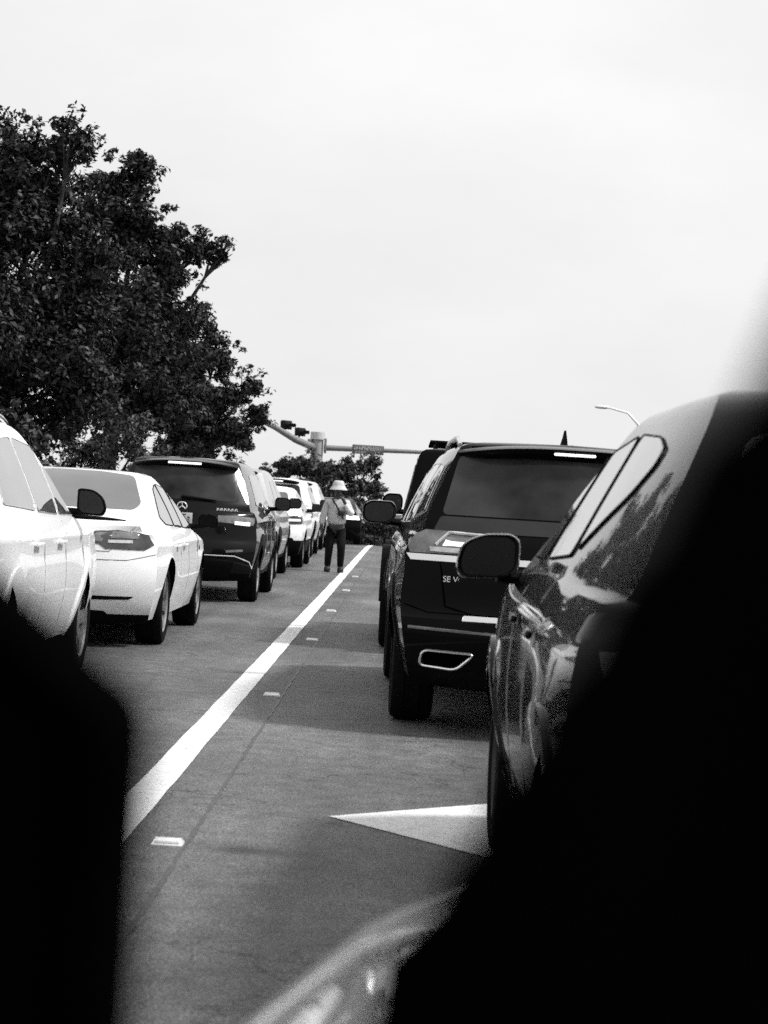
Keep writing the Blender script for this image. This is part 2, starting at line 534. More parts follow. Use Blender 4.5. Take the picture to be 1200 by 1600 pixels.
def spoiler(c, y0, z0, half, reach=.2, th=.045, drop=.03, m=None, lamp=(.22, .014), fwd=.12, sweep=.06, lit=True):
    """roof spoiler over the tailgate with its high brake lamp"""
    bm = bmesh.new(); rows = []
    N = 16
    for i in range(N + 1):
        a = -1 + 2 * i / N
        k = abs(a) ** 3; rc = reach * (1 - .75 * abs(a) ** 6); tk = th * (1 - .7 * abs(a) ** 6)
        x = a * half
        yy = y0 + sweep * k; zz = z0 - .05 * abs(a) ** 2.6
        rows.append([bm.verts.new(p) for p in ((x, yy + fwd, zz - .002), (x, yy - rc * .5, zz + .004 - drop * .3), (x, yy - rc, zz - drop), (x, yy - rc + .012, zz - drop - tk * .5),
                                               (x, yy - rc * .75, zz - drop - tk), (x, yy + fwd * .3, zz - drop - tk * 1.6), (x, yy + fwd, zz - .06))])
    n = 7
    for i in range(N):
        for k in range(n):
            bm.faces.new((rows[i][k], rows[i][(k + 1) % n], rows[i + 1][(k + 1) % n], rows[i + 1][k]))
    bm.faces.new(rows[0]); bm.faces.new(rows[-1])
    bmesh.ops.recalc_face_normals(bm, faces=bm.faces)
    so = from_bm('spoiler', bm, m or c.paint, c.root, 40)
    bm = bmesh.new()
    box(bm, (0, y0 - reach + .004, z0 - drop - th * .55), (lamp[0] * 2, .02, lamp[1] * 2), bev=.006)
    lo = from_bm('brake_lamp', bm, BRAKE if lit else LAMP, c.root, 40)
    return so

def window_set(c, polys, m=None, trim=None, rnd=.04, name='side_window'):
    for sd in ('left', 'right'):
        for p in polys:
            w = c.patch(name, sd, p, GLASS_SIDE if m in (None, GLASS) else m, off=.005, depth=.03, rnd=rnd, cell=.12)
            if trim is not None:
                q = fillet(p, rnd); q = q + [q[0]]
                c.line('window_trim', sd, q, .004, trim, off=.004, parent=w)

def seams(c, sets):
    for sd in ('left', 'right'):
        for p in sets: c.line('door_seam', sd, p, .003, MATS.get('seam_grey') or mat('seam_grey', .22, .6, var=.2), off=0.0)

def handles(c, ys, z, m=None):
    for sd, sx in (('left', -1), ('right', 1)):
        for y in ys:
            p, n = c.ray(sd, y, z)
            bm = bmesh.new()
            box(bm, p + n * .022, (.022, .2, .026), bev=.009)
            h = from_bm('door_handle', bm, m or c.paint, c.root, 40)
            c.patch('handle_cup', sd, [(y - .09, z - .035), (y + .07, z - .035), (y + .07, z + .02), (y - .09, z + .02)], m or c.paint, off=.002, depth=.01, rnd=.025, parent=h)

def text_mesh(name, body, size, m, parent, loc, rot, extrude=.004):
    cu = bpy.data.curves.new('t', 'FONT'); cu.body = body; cu.size = size; cu.extrude = extrude; cu.align_x = 'CENTER'
    o = bpy.data.objects.new('t', cu); COL.objects.link(o)
    dg = bpy.context.evaluated_depsgraph_get()
    me = bpy.data.meshes.new_from_object(o.evaluated_get(dg))
    bpy.data.objects.remove(o)
    me.name = name; me.materials.clear()
    r = mesh_obj(name, me, m, parent); r.location = loc; r.rotation_euler = rot
    return r

def plate(c, x, z, w=.31, h=.155):
    p, n = c.ray('rear', x, z)
    bm = bmesh.new(); box(bm, p + Vector((0, -.012, 0)), (w, .012, h), bev=.004)
    o = from_bm('number_plate', bm, PLATE, c.root, 30)
    bm = bmesh.new()
    for k in range(6):                     # raised characters, too small to be read
        for q in range(3):
            if random.random() < .75:
                box(bm, p + Vector((-w * .36 + k * w * .145, -.02, -h * .2 + q * h * .17)), (w * random.uniform(.05, .1), .004, h * random.uniform(.05, .14)))
    box(bm, p + Vector((0, -.02, h * .36)), (w * .5, .004, h * .09))
    from_bm('plate_characters', bm, INK, o, 0)
    return o

def rails(c, x, y0, y1, m, h=.035):
    for sx in (-1, 1):
        pts = []
        for i in range(13):
            t = i / 12
            y = y0 + (y1 - y0) * t
            p, n = c.ray('top', sx * x, y)
            pts.append(p + Vector((0, 0, h * min(1, 6 * min(t, 1 - t)) + .004)))
        bm = bmesh.new(); tube(bm, pts, .016, 8)
        from_bm('roof_rail', bm, m, c.root)

def fin(c, y, h=.07, l=.14):
    p, n = c.ray('top', 0, y)
    bm = bmesh.new()
    pr = [(-.5, 0, .022), (-.42, .75, .010), (-.34, 1.0, .006), (-.1, .6, .012), (.25, .2, .02), (.5, 0, .012)]
    a = [[bm.verts.new(p + Vector((sx * w * (1 if kk == 0 else .8), yy * l, zz * h - .006))) for (yy, zz, w) in pr] for kk, sx in ((0, -1), (0, 1))]
    for i in range(5): bm.faces.new((a[0][i], a[0][i + 1], a[1][i + 1], a[1][i]))
    bm.faces.new(a[0]); bm.faces.new(a[1]); bm.faces.new((a[0][0], a[1][0], a[1][5], a[0][5]))
    bmesh.ops.recalc_face_normals(bm, faces=bm.faces)
    from_bm('roof_antenna', bm, PLASTIC, c.root, 50)

def arch_trims(c, m, wdt=.05):
    sp = c.sp; Ra = sp['R'] + sp.get('gap', .055)
    for sd in ('left', 'right'):
        for yw in (sp['ywr'], sp['ywf']):
            po = []; pi = []
            for k in range(19):
                a = R(-12 + 204 * k / 18)
                po.append((yw + (Ra + wdt) * math.cos(a), sp['R'] + .01 + (Ra + wdt) * math.sin(a)))
                pi.append((yw + (Ra + .004) * math.cos(a), sp['R'] + .01 + (Ra + .004) * math.sin(a)))
            poly = [p for p in po] + [p for p in reversed(pi)]
            poly = [(a, max(b, sp['zb'] + .05)) for a, b in poly]
            c.patch('arch_trim', sd, poly, m, off=.012, depth=.03, cell=.12)

def front_face(c, zl=.78, zg=.62, m=None):
    w = c.sp['w']
    for sx in (-1, 1):
        c.patch('headlamp', 'front', [(sx * w * .42, zl - .03), (sx * w * .86, zl), (sx * w * .86, zl + .1), (sx * w * .45, zl + .07)], LAMP_CLEAR, rnd=.03)
    c.patch('grille', 'front', [(-w * .36, zg - .12), (w * .36, zg - .12), (w * .4, zg + .13), (-w * .4, zg + .13)], PLASTIC, rnd=.05)

def windscreen(c, z0, z1, x0, x1):
    c.patch('windscreen', 'front', [(-x0, z0), (x0, z0), (x1, z1), (-x1, z1)], GLASS, rnd=.06, cell=.14)

SUV = dict(w=.94, zb=.24, belt=1.08, top=1.70, wb=.885, wr=.66, L=4.70, R=.36, ywr=-1.38, ywf=1.42, tg=.06, clad=.36,
           rear=[(.24, .16), (.36, .05), (.52, .0), (.68, .015), (.75, .06), (.95, .08), (1.08, .13), (1.15, .17), (1.56, .40), (1.64, .44), (1.69, .5), (1.7, .56)],
           front=[(.24, .18), (.4, .03), (.6, .0), (.82, .05), (.93, .16), (.98, .4), (1.04, .85), (1.08, 1.15), (1.14, 1.34), (1.5, 1.88), (1.6, 2.1), (1.66, 2.4), (1.7, 2.75)])
SEDAN = dict(w=.925, zb=.17, belt=.93, top=1.445, wb=.86, wr=.60, L=4.69, R=.335, ywr=-1.355, ywf=1.52, tg=.09, rr=1.1, cr=.26, crg=.12,
             rear=[(.17, .24), (.25, .10), (.38, .03), (.55, .0), (.75, .02), (.92, .06), (1.0, .10), (1.035, .16), (1.07, .42), (1.10, .56), (1.22, .92), (1.33, 1.28), (1.40, 1.52), (1.435, 1.68), (1.445, 1.8)],
             front=[(.17, .2), (.3, .04), (.5, .0), (.66, .06), (.76, .25), (.82, .55), (.89, .95), (.94, 1.15), (1.1, 1.5), (1.3, 2.0), (1.39, 2.3), (1.43, 2.42), (1.445, 2.45)])

# ------------------------------------------------------------------ ground and road
def zg(y):
    if y < 60: return 0.0
    if y < 120: return -.0009 * (y - 60) ** 2
    return -.0009 * 3600 - .02 * (min(y, 400) - 120)

def ystops(y0, y1):
    a = [y0, 0, 30, 55]
    a += list(np.arange(60, 124, 3.0)) + [140, 170, 220, 300, 400, 800, 2000]
    return [y for y in sorted(set([y0, y1] + [float(v) for v in a if y0 < v < y1]))]

def sheet(name, x0, x1, y0, y1, dz, m, nx=1):
    ys = ystops(y0, y1); V = []; F = []
    for y in ys:
        for i in range(nx + 1): V.append((x0 + (x1 - x0) * i / nx, y, zg(y) + dz))
    for j in range(len(ys) - 1):
        for i in range(nx):
            a = j * (nx + 1) + i
            F.append((a, a + 1, a + nx + 2, a + nx + 1))
    return from_py(name, V, F, m)

def asphalt():
    m = bpy.data.materials.new('asphalt'); m.use_nodes = True
    t = m.node_tree; p = t.nodes['Principled BSDF']; L = t.links
    co = t.nodes.new('ShaderNodeTexCoord')
    def noise(sc, det, vec=None, rough=.5):
        n = t.nodes.new('ShaderNodeTexNoise'); n.inputs['Scale'].default_value = sc; n.inputs['Detail'].default_value = det
        n.inputs['Roughness'].default_value = rough
        L.new(vec or co.outputs['Object'], n.inputs['Vector']); return n.outputs[0]
    def rng(v, a, b, c, d):
        r = t.nodes.new('ShaderNodeMapRange'); r.inputs[1].default_value = a; r.inputs[2].default_value = b
        r.inputs[3].default_value = c; r.inputs[4].default_value = d; L.new(v, r.inputs[0]); return r.outputs[0]
    def mul(a, b):
        q = t.nodes.new('ShaderNodeMath'); q.operation = 'MULTIPLY'; L.new(a, q.inputs[0])
        if isinstance(b, float): q.inputs[1].default_value = b
        else: L.new(b, q.inputs[1])
        return q.outputs[0]
    mp = t.nodes.new('ShaderNodeMapping'); mp.inputs['Scale'].default_value = (1.6, .22, 1); L.new(co.outputs['Object'], mp.inputs[0])
    fine = rng(noise(95, 2, rough=.7), .3, .7, .05, 1.95)        # stone chips
    coarse = rng(noise(33, 3, rough=.7), .3, .7, .7, 1.3)
    mid = rng(noise(7, 6, rough=.6), .3, .7, .74, 1.26)
    big = rng(noise(1.1, 4, mp.outputs[0]), .3, .7, .68, 1.32)      # tyre polish along the lane
    patchy = rng(noise(.55, 3), .35, .65, .78, 1.18)
    sx = t.nodes.new('ShaderNodeSeparateXYZ'); L.new(co.outputs['Object'], sx.inputs[0])
    def band(x0, wd):                                              # oil dripped along the middle of a lane
        q = t.nodes.new('ShaderNodeMath'); q.operation = 'SUBTRACT'; L.new(sx.outputs[0], q.inputs[0]); q.inputs[1].default_value = x0
        a = t.nodes.new('ShaderNodeMath'); a.operation = 'ABSOLUTE'; L.new(q.outputs[0], a.inputs[0])
        return rng(a.outputs[0], 0, wd, .62, 1.0)
    sp = t.nodes.new('ShaderNodeTexVoronoi'); sp.inputs['Scale'].default_value = 60
    L.new(co.outputs['Object'], sp.inputs['Vector'])
    chip = rng(sp.outputs['Distance'], 0, .16, 2.1, 1.0)
    ck = t.nodes.new('ShaderNodeTexVoronoi'); ck.feature = 'DISTANCE_TO_EDGE'; ck.inputs['Scale'].default_value = .45
    wv = t.nodes.new('ShaderNodeVectorMath'); wv.operation = 'ADD'
    nz = t.nodes.new('ShaderNodeTexNoise'); nz.inputs['Scale'].default_value = 2.5; nz.inputs['Detail'].default_value = 5
    L.new(co.outputs['Object'], nz.inputs['Vector']); L.new(co.outputs['Object'], wv.inputs[0]); L.new(nz.outputs['Color'], wv.inputs[1]); L.new(wv.outputs[0], ck.inputs['Vector'])
    crack = rng(ck.outputs['Distance'], 0, .006, .35, 1.0)
    v = mul(mul(mul(mul(fine, mid), mul(big, coarse)), mul(chip, crack)), mul(mul(band(.95, .75), band(-2.75, .75)), patchy))
    v = mul(v, .102)
    L.new(v, p.inputs['Base Color'])
    p.inputs['Roughness'].default_value = .6
    p.inputs['Specular IOR Level'].default_value = .22
    b = t.nodes.new('ShaderNodeBump'); b.inputs['Strength'].default_value = .6; b.inputs['Distance'].default_value = .006
    L.new(noise(110, 2, rough=.7), b.inputs['Height']); L.new(b.outputs[0], p.inputs['Normal'])
    return m
ASPHALT = asphalt()
LINE = mat('road_paint', .66, .6, spec=.3, var=.12, vscale=14, bump=.3, bscale=110)
_t = LINE.node_tree; _p = _t.nodes['Principled BSDF']; _src = _p.inputs['Base Color'].links[0].from_socket
_c = _t.nodes.new('ShaderNodeTexCoord'); _n = _t.nodes.new('ShaderNodeTexNoise'); _n.inputs['Scale'].default_value = 45; _n.inputs['Detail'].default_value = 8; _n.inputs['Roughness'].default_value = .75
_t.links.new(_c.outputs['Object'], _n.inputs['Vector'])
_r = _t.nodes.new('ShaderNodeMapRange'); _r.inputs[1].default_value = .565; _r.inputs[2].default_value = .64; _t.links.new(_n.outputs[0], _r.inputs[0])
_m = _t.nodes.new('ShaderNodeMix'); _m.data_type = 'FLOAT'; _t.links.new(_r.outputs[0], _m.inputs[0]); _t.links.new(_src, _m.inputs[2]); _m.inputs[3].default_value = .12
_t.links.new(_m.outputs[0], _p.inputs['Base Color'])
CONC = mat('concrete', .26, .8, var=.2, vscale=6, bump=.3, bscale=40)
GRASSM = mat('verge_grass', .05, .9, spec=.1, var=.5, vscale=20, bump=.8, bscale=60)
TAR = mat('tar_seam', .04, .5, var=.4, vscale=12)

tag(sheet('ground', -600, 600, -60, 2000, -.03, GRASSM, 4), kind='structure')
tag(sheet('road', -4.75, 8.2, -40, 400, 0, ASPHALT, 3), kind='structure')
tag(sheet('pavement', -8.5, -5.0, -40, 200, .12, CONC), kind='structure')

def kerb(name, x0, x1):
    ys = ystops(-40, 200); V = []; F = []
    pr = [(x0, -.02), (x0, .125), (x0 + .03, .14), (x1 - .03, .14), (x1, .12), (x1 + .01, -.02)]
    for y in ys:
        V += [(a, y, zg(y) + b) for a, b in pr]
    for j in range(len(ys) - 1):
        for k in range(5):
            a = j * 6 + k; F.append((a, a + 1, a + 7, a + 6))
    return from_py(name, V, F, CONC)
tag(kerb('kerb', -5.0, -4.75), kind='structure')
tag(kerb('kerb', 8.2, 8.45), kind='structure')

# solid lane line with a slightly uneven edge
def strip(name, x0, x1, y0, y1, dz, m, wob=.003, step=.35):
    ys = []
    y = y0
    while y < y1: ys.append(y); y += step * (1 + max(0, y - 20) * .03)
    ys.append(y1); V = []; F = []
    for y in ys:
        V.append((x0 + random.uniform(-wob, wob), y, zg(y) + dz)); V.append((x1 + random.uniform(-wob, wob), y, zg(y) + dz))
    for i in range(len(ys) - 1): F.append((2 * i, 2 * i + 1, 2 * i + 3, 2 * i + 2))
    return from_py(name, V, F, m)
tag(strip('lane_line', -1.105, -.955, -20, 130, .004, LINE), kind='structure')
tag(strip('edge_line', -4.45, -4.33, -20, 130, .004, LINE), kind='structure')
tag(strip('tar_seam', -.739, -.726, -20, 110, .0035, TAR, .005, .12), kind='structure')

# turn arrow painted in the lane, mostly under the near car
V = [(-.24, 8.92, 0), (.46, 9.62, 0), (.46, 9.14, 0), (1.02, 9.14, 0), (1.2, 8.98, 0), (1.25, 8.7, 0), (1.25, 6.3, 0), (1.03, 6.3, 0), (1.03, 8.6, 0), (.98, 8.7, 0), (.46, 8.7, 0), (.46, 8.02, 0)]
V = [(a, b, .004) for a, b, c in V]
tag(from_py('turn_arrow', V, [(0, 11, 10, 2, 1), (2, 10, 9, 3), (3, 9, 8, 4), (4, 8, 7, 6, 5)], LINE), kind='structure')

# raised reflective markers beside the line
rbm = bmesh.new()
vs = box(rbm, (0, 0, .009), (.115, .10, .018))
for v in rbm.verts:
    if v.co.z > .01: v.co.x *= .82; v.co.y *= .45
rme = bpy.data.meshes.new('road_marker'); rbm.to_mesh(rme); rbm.free()
MARK = mat('marker_plastic', .6, .35, var=.15, vscale=50); rme.materials.append(MARK)
lens = bmesh.new(); box(lens, (0, -.039, .0095), (.088, .006, .008), Matrix.Rotation(-.55, 3, 'X'))
lme = bpy.data.meshes.new('reflector'); lens.to_mesh(lme); lens.free(); lme.materials.append(CHROME)
order = ['nearest', 'second', 'third', 'fourth', 'fifth', 'sixth', 'seventh']
for k, (x, y) in enumerate(((-.80, 8.0), (-.80, 14.2), (-.79, 20.0), (-.80, 25.4), (-.79, 31.4), (-.80, 37.4))):
    o = mesh_obj('road_marker', rme, None, None, (x, y, zg(y) + .001))
    mesh_obj('reflector', lme, None, o)
    o.rotation_euler = (0, 0, random.uniform(-.04, .04))
    tag(o, 'small white raised road marker beside the lane line, %s from the camera' % order[k], 'road marker', 'raised markers along the lane line')

# ------------------------------------------------------------------ vehicles
LEFTG = 'cars queued in the left lane'; RIGHTG = 'cars queued in the right lane'

def sub(base, **kw):
    d = dict(base); d.update(kw); return d

# --- near white crossover on the left
c = Car('crossover', 'near white crossover at the left edge, dark door mirror and chrome-edged windows', 'car', LEFTG, (-3.10, 13.6, 0), 0,
        sub(SUV, top=1.68, wr=.63, belt=1.06, clad=.3, flare=.03), PAINT_WHITE)
window_set(c, [[(-.35, 1.12), (.36, 1.10), (.30, 1.52), (-.30, 1.56)], [(.42, 1.10), (1.0, 1.095), (.46, 1.50), (.36, 1.52)], [(-1.35, 1.16), (-.42, 1.125), (-.37, 1.56), (-1.15, 1.52)]], GLASS, CHROME)
seams(c, [[(.40, 1.06), (.40, .4)], [(1.12, 1.0), (1.1, .7), (1.0, .4)], [(-.42, 1.08), (-.42, .4)]])
handles(c, [.16, -.72], .93)
add_mirrors(c, 1.02, 1.185, .865, .098, .088, PLASTIC, outline=[(-1, .9), (-.8, 1), (.1, .95), (.8, .35), (1, -.5), (.8, -1), (-.7, -.95), (-1, -.6)], stalk_dx=.03)
add_wheels(c, 'twin'); arch_trims(c, PAINT_WHITE, .03); rails(c, .55, -1.3, .35, CHROME); front_face(c); windscreen(c, 1.15, 1.58, .74, .56)
c.patch('rear_window', 'rear', [(-.66, 1.16), (.66, 1.16), (.55, 1.55), (-.55, 1.55)], GLASS_PRIV, rnd=.06)
spoiler(c, -1.8, 1.655, .55)
for sx in (-1, 1): c.patch('tail_lamp', ('polar', sx), [(-10, .92), (62, .94), (62, 1.04), (-10, 1.05)], LAMP, rnd=.03)

# --- white fastback saloon
c = Car('saloon', 'white fastback saloon with smoked tail lamps and a thin black boot lip', 'car', LEFTG, (-2.87, 19.63, 0), 0, sub(SEDAN, flare=.028), PAINT_WHITE)
window_set(c, [[(-.42, .985), (.2, .965), (.16, 1.31), (-.35, 1.345)], [(.24, .965), (.95, .95), (.42, 1.22), (.2, 1.31)], [(-1.18, 1.06), (-.98, 1.0), (-.46, .985), (-.40, 1.34), (-.72, 1.29), (-1.02, 1.16)]], GLASS, PLASTIC, .05)
seams(c, [[(.22, .93), (.2, .35)], [(1.0, .92), (1.02, .6), (.95, .35)], [(-.44, .95), (-.48, .55), (-.8, .35)]])
handles(c, [-.2, -.82], .82)
add_mirrors(c, 1.0, 1.03, .85, .10, .065, PLASTIC, PLASTIC, outline=[(-1, .2), (-.7, .9), (.2, 1), (.8, .7), (1, -.3), (.9, -1), (-.8, -.9)], stalk_dx=.055)
add_wheels(c, 'twin', ALLOY)
c.patch('rear_window', 'rear', [(-.62, 1.115), (.62, 1.115), (.66, 1.17), (.50, 1.40), (.2, 1.425), (-.2, 1.425), (-.50, 1.40), (-.66, 1.17)], GLASS_GREY, rnd=.05, cell=.06)
bm = bmesh.new(); pts = []
for i in range(21):
    a = -1 + i / 10
    p, n = c.ray('rear', a * .62, 1.03); pts.append(p + Vector((0, -.008, .012 - .012 * a * a)))
tube(bm, pts, [.006 + .014 * (1 - abs(-1 + i / 10) ** 4) for i in range(21)], 6); from_bm('boot_lip', bm, PLASTIC, c.root)
for sx in (-1, 1):
    t = c.patch('tail_lamp', ('polar', sx), [(-24, .845), (-8, .835), (-2, .80), (40, .80), (52, .845), (46, .925), (10, .955), (-14, .935)], LAMP_DARK, rnd=.02, off=.006)
    c.patch('lamp_bar', ('polar', sx), [(0, .845), (26, .85), (26, .875), (0, .87)], LAMP_CLEAR, off=.012, rnd=.01, parent=t)
    c.patch('lamp_segment', ('polar', sx), [(-18, .86), (-6, .852), (-2, .925), (-12, .92)], LAMP, off=.011, rnd=.012, parent=t)
    c.patch('lamp_segment', ('polar', sx), [(2, .885), (34, .89), (32, .93), (4, .938)], LAMP, off=.011, rnd=.012, parent=t)
    c.line('bumper_seam', ('polar', sx), [(-30, .71), (20, .715), (60, .78)], .004, mat('seam_grey', .2, .6, var=.2))
    c.patch('bumper_slot', ('polar', sx), [(-40, .385), (24, .40), (30, .425), (-40, .42)], PLASTIC, rnd=.012, off=.004)
    c.patch('diffuser', 'rear', [(0, .20), (sx * .60, .20), (sx * .50, .30), (0, .31)], PLASTIC, rnd=.02, off=.008)
    c.patch('fender_camera', 'right' if sx > 0 else 'left', [(1.12, .74), (1.2, .76), (1.13, .80)], PLASTIC, rnd=.01)
c.line('boot_seam', 'rear', [(-.70, .98), (-.52, .78), (.52, .78), (.70, .98)], .004, MATS['seam_grey'])
plate(c, 0, .66); front_face(c, .62, .45); windscreen(c, .98, 1.36, .72, .52)

# --- dark crossover with plate and lit high brake lamp
c = Car('crossover', 'black crossover with lit roof brake lamp, round badge and pale number plate', 'car', LEFTG, (-2.67, 27.95, 0), 0,
        sub(SUV, top=1.71, clad=.4, flare=.03, wr=.67, cr=.30, crg=.22), PAINT_DARK)
window_set(c, [[(-.35, 1.13), (.36, 1.12), (.30, 1.53), (-.30, 1.57)], [(.42, 1.12), (1.0, 1.115), (.46, 1.50), (.36, 1.53)], [(-1.35, 1.17), (-.42, 1.14), (-.37, 1.57), (-1.15, 1.53)]], GLASS, CHROME)
add_mirrors(c, 1.02, 1.2, .865, .105, .085); add_wheels(c, 'twin'); arch_trims(c, PLASTIC, .045)
c.patch('rear_window', 'rear', [(-.68, 1.20), (.68, 1.20), (.60, 1.585), (-.60, 1.585)], GLASS_PRIV, rnd=.05)
spoiler(c, -1.84, 1.69, .62, .16, .05, .03, PAINT_DARK, (.2, .013))
seams(c, [[(.40, 1.06), (.40, .4)], [(1.12, 1.0), (1.1, .7), (1.0, .4)], [(-.42, 1.08), (-.42, .4)]])
plate(c, 0, .965, .31, .16)
p, n = c.ray('rear', .02, 1.12)
bm = bmesh.new()
ring = [(p + Vector((.056 * math.cos(2 * PI * k / 24), -.012, .046 * math.sin(2 * PI * k / 24)))) for k in range(25)]
tube(bm, ring, .007, 6, False)
for a, l in ((90, .042), (215, .046), (325, .046)): tube(bm, [p + Vector((0, -.012, 0)), p + Vector((l * math.cos(R(a)), -.012, l * math.sin(R(a))))], .007, 6)
from_bm('badge', bm, BADGE, c.root)
bm = bmesh.new()
for k in range(6):
    q, n = c.ray('rear', .44 + k * .042, 1.105)
    box(bm, q + Vector((0, -.008, 0)), (.026, .008, .030)); box(bm, q + Vector((.012, -.008, -.008)), (.022, .008, .012))
from_bm('lettering', bm, BADGE, c.root, 0)
bm = bmesh.new(); q0, _ = c.ray('rear', .0, 1.235); q1, _ = c.ray('rear', .42, 1.205)
tube(bm, [q0 + Vector((0, -.03, 0)), q0.lerp(q1, .5) + Vector((0, -.035, 0)), q1 + Vector((0, -.03, 0))], [.022, .016, .008], 6); from_bm('rear_wiper', bm, PLASTIC, c.root)
for sx in (-1, 1):
    t = c.patch('tail_lamp', ('polar', sx), [(-8, .955), (58, .93), (64, 1.02), (20, 1.04), (-10, 1.03)], LAMP, rnd=.02, off=.007)
    c.patch('lit_lamp_bar', ('polar', sx), [(20, .935), (50, .925), (51, .965), (20, .972)], BRAKE, off=.014, rnd=.015, parent=t)
    c.line('bumper_chrome', ('polar', sx), [(-40, .56), (20, .56), (48, .5), (58, .42)], .008, CHROME, off=.004)
    c.patch('reflector', ('polar', sx), [(6, .60), (34, .62), (34, .645), (6, .63)], LAMP, off=.006, rnd=.01)
c.patch('bumper_insert', 'rear', [(-.6, .30), (.6, .30), (.68, .5), (-.68, .5)], PLASTIC, rnd=.05, off=.006)
front_face(c); windscreen(c, 1.15, 1.58, .74, .58)

def plain_suv(label, loc, paint, top=1.72, dark_low=False, lit=True, spec=SUV, roof_rail=True, **kw):
    c = Car('crossover', label, 'car', LEFTG, loc, 0, sub(spec, top=top, clad=.5 if dark_low else .36, **kw), paint)
    window_set(c, [[(-.35, 1.13), (.36, 1.12), (.30, 1.53), (-.30, 1.57)], [(.42, 1.12), (1.0, 1.115), (.46, 1.50), (.36, 1.53)], [(-1.35, 1.17), (-.42, 1.14), (-.37, 1.57), (-1.15, 1.53)]], GLASS)
    add_mirrors(c, 1.02, 1.2, .865, .105, .085, PLASTIC); add_wheels(c, 'five'); arch_trims(c, PLASTIC, .04)
    c.patch('rear_window', 'rear', [(-.66, 1.17), (.66, 1.17), (.56, 1.575), (-.56, 1.575)], GLASS_PRIV, rnd=.06)
    spoiler(c, -1.84, top - .02, .58, .18, .045, .03, PLASTIC, (.2, .014), lit=lit)
    for sx in (-1, 1):
        t = c.patch('tail_lamp', ('polar', sx), [(0, .85), (60, .87), (62, 1.08), (14, 1.06)], LAMP, rnd=.03, off=.007)
        c.patch('lit_lamp_bar', ('polar', sx), [(12, .9), (50, .91), (50, .96), (12, .95)], BRAKE, off=.014, rnd=.015, parent=t)
    plate(c, 0, .82); c.patch('bumper_insert', 'rear', [(-.62, .28), (.62, .28), (.70, .52), (-.70, .52)], PLASTIC, rnd=.05, off=.006)
    if roof_rail: rails(c, .55, -1.3, .35, PLASTIC)
    front_face(c); windscreen(c, 1.15, 1.58, .74, .56)
    return c
plain_suv('silver crossover ahead of the black one, mostly hidden by it', (-2.9, 35.6, 0), PAINT_SILVER, 1.73)
c = Car('hatchback', 'white hatchback with dark lower bumper, queued fifth in the left lane', 'car', LEFTG, (-2.74, 41.85, 0), 0,
        sub(SUV, L=4.3, top=1.50, belt=.98, zb=.2, R=.33, ywr=-1.28, ywf=1.3, clad=.52, w=.9, wb=.85, wr=.6,
            rear=[(.2, .14), (.32, .04), (.5, .0), (.66, .02), (.75, .06), (.95, .10), (1.0, .2), (1.05, .28), (1.38, .62), (1.46, .72), (1.49, .8), (1.5, .86)],
            front=[(.2, .18), (.35, .03), (.55, .0), (.72, .05), (.83, .16), (.88, .4), (.94, .8), (.98, 1.0), (1.04, 1.15), (1.35, 1.7), (1.44, 1.95), (1.48, 2.2), (1.5, 2.5)]), PAINT_WHITE)
window_set(c, [[(-.32, 1.02), (.33, 1.01), (.28, 1.36), (-.28, 1.39)], [(.38, 1.01), (.9, 1.0), (.45, 1.32), (.34, 1.36)], [(-1.15, 1.06), (-.38, 1.03), (-.34, 1.39), (-.95, 1.35)]], GLASS)
add_mirrors(c, .92, 1.12, .83, .10, .075); add_wheels(c, 'five')
c.patch('rear_window', 'rear', [(-.62, 1.06), (.62, 1.06), (.52, 1.39), (-.52, 1.39)], GLASS_GREY, rnd=.06)
for sx in (-1, 1):
    t = c.patch('tail_lamp', ('polar', sx), [(0, .80), (58, .82), (60, .97), (14, .95)], LAMP_DARK, rnd=.03, off=.007)
    c.patch('lit_lamp_bar', ('polar', sx), [(12, .86), (48, .87), (48, .90), (12, .9)], BRAKE, off=.014, rnd=.01, parent=t)
c.patch('bumper_insert', 'rear', [(-.66, .26), (.66, .26), (.72, .56), (-.72, .56)], PLASTIC, rnd=.06, off=.006)
plate(c, 0, .68); front_face(c, .68, .5); windscreen(c, 1.06, 1.40, .70, .54)
plain_suv('white crossover with dark roof spoiler, beyond the white hatchback', (-2.95, 50.0, 0), PAINT_WHITE, 1.72)
plain_suv('pale crossover beside the walking person, its tail lamp lit', (-3.0, 57.4, 0), PAINT_PEARL, 1.75, roof_rail=False)
c = Car('saloon', 'dark saloon at the far end of the left lane, behind the person', 'car', LEFTG, (-2.25, 69.0, zg(69)), 0, sub(SEDAN), PAINT_BLACK)
window_set(c, [[(-.42, .985), (.2, .965), (.16, 1.31), (-.35, 1.345)], [(.24, .965), (.95, .95), (.42, 1.22), (.2, 1.31)]], GLASS)
add_mirrors(c, 1.0, 1.03, .85, .10, .065); add_wheels(c, 'five')
c.patch('rear_window', 'rear', [(-.62, 1.115), (.62, 1.115), (.50, 1.40), (-.50, 1.40)], GLASS_PRIV, rnd=.05, cell=.06)
for sx in (-1, 1): c.patch('tail_lamp', ('polar', sx), [(-20, .80), (50, .80), (46, .925), (-14, .925)], BRAKE, rnd=.03, off=.006)
plate(c, 0, .66); front_face(c, .62, .45); windscreen(c, .98, 1.36, .72, .52)

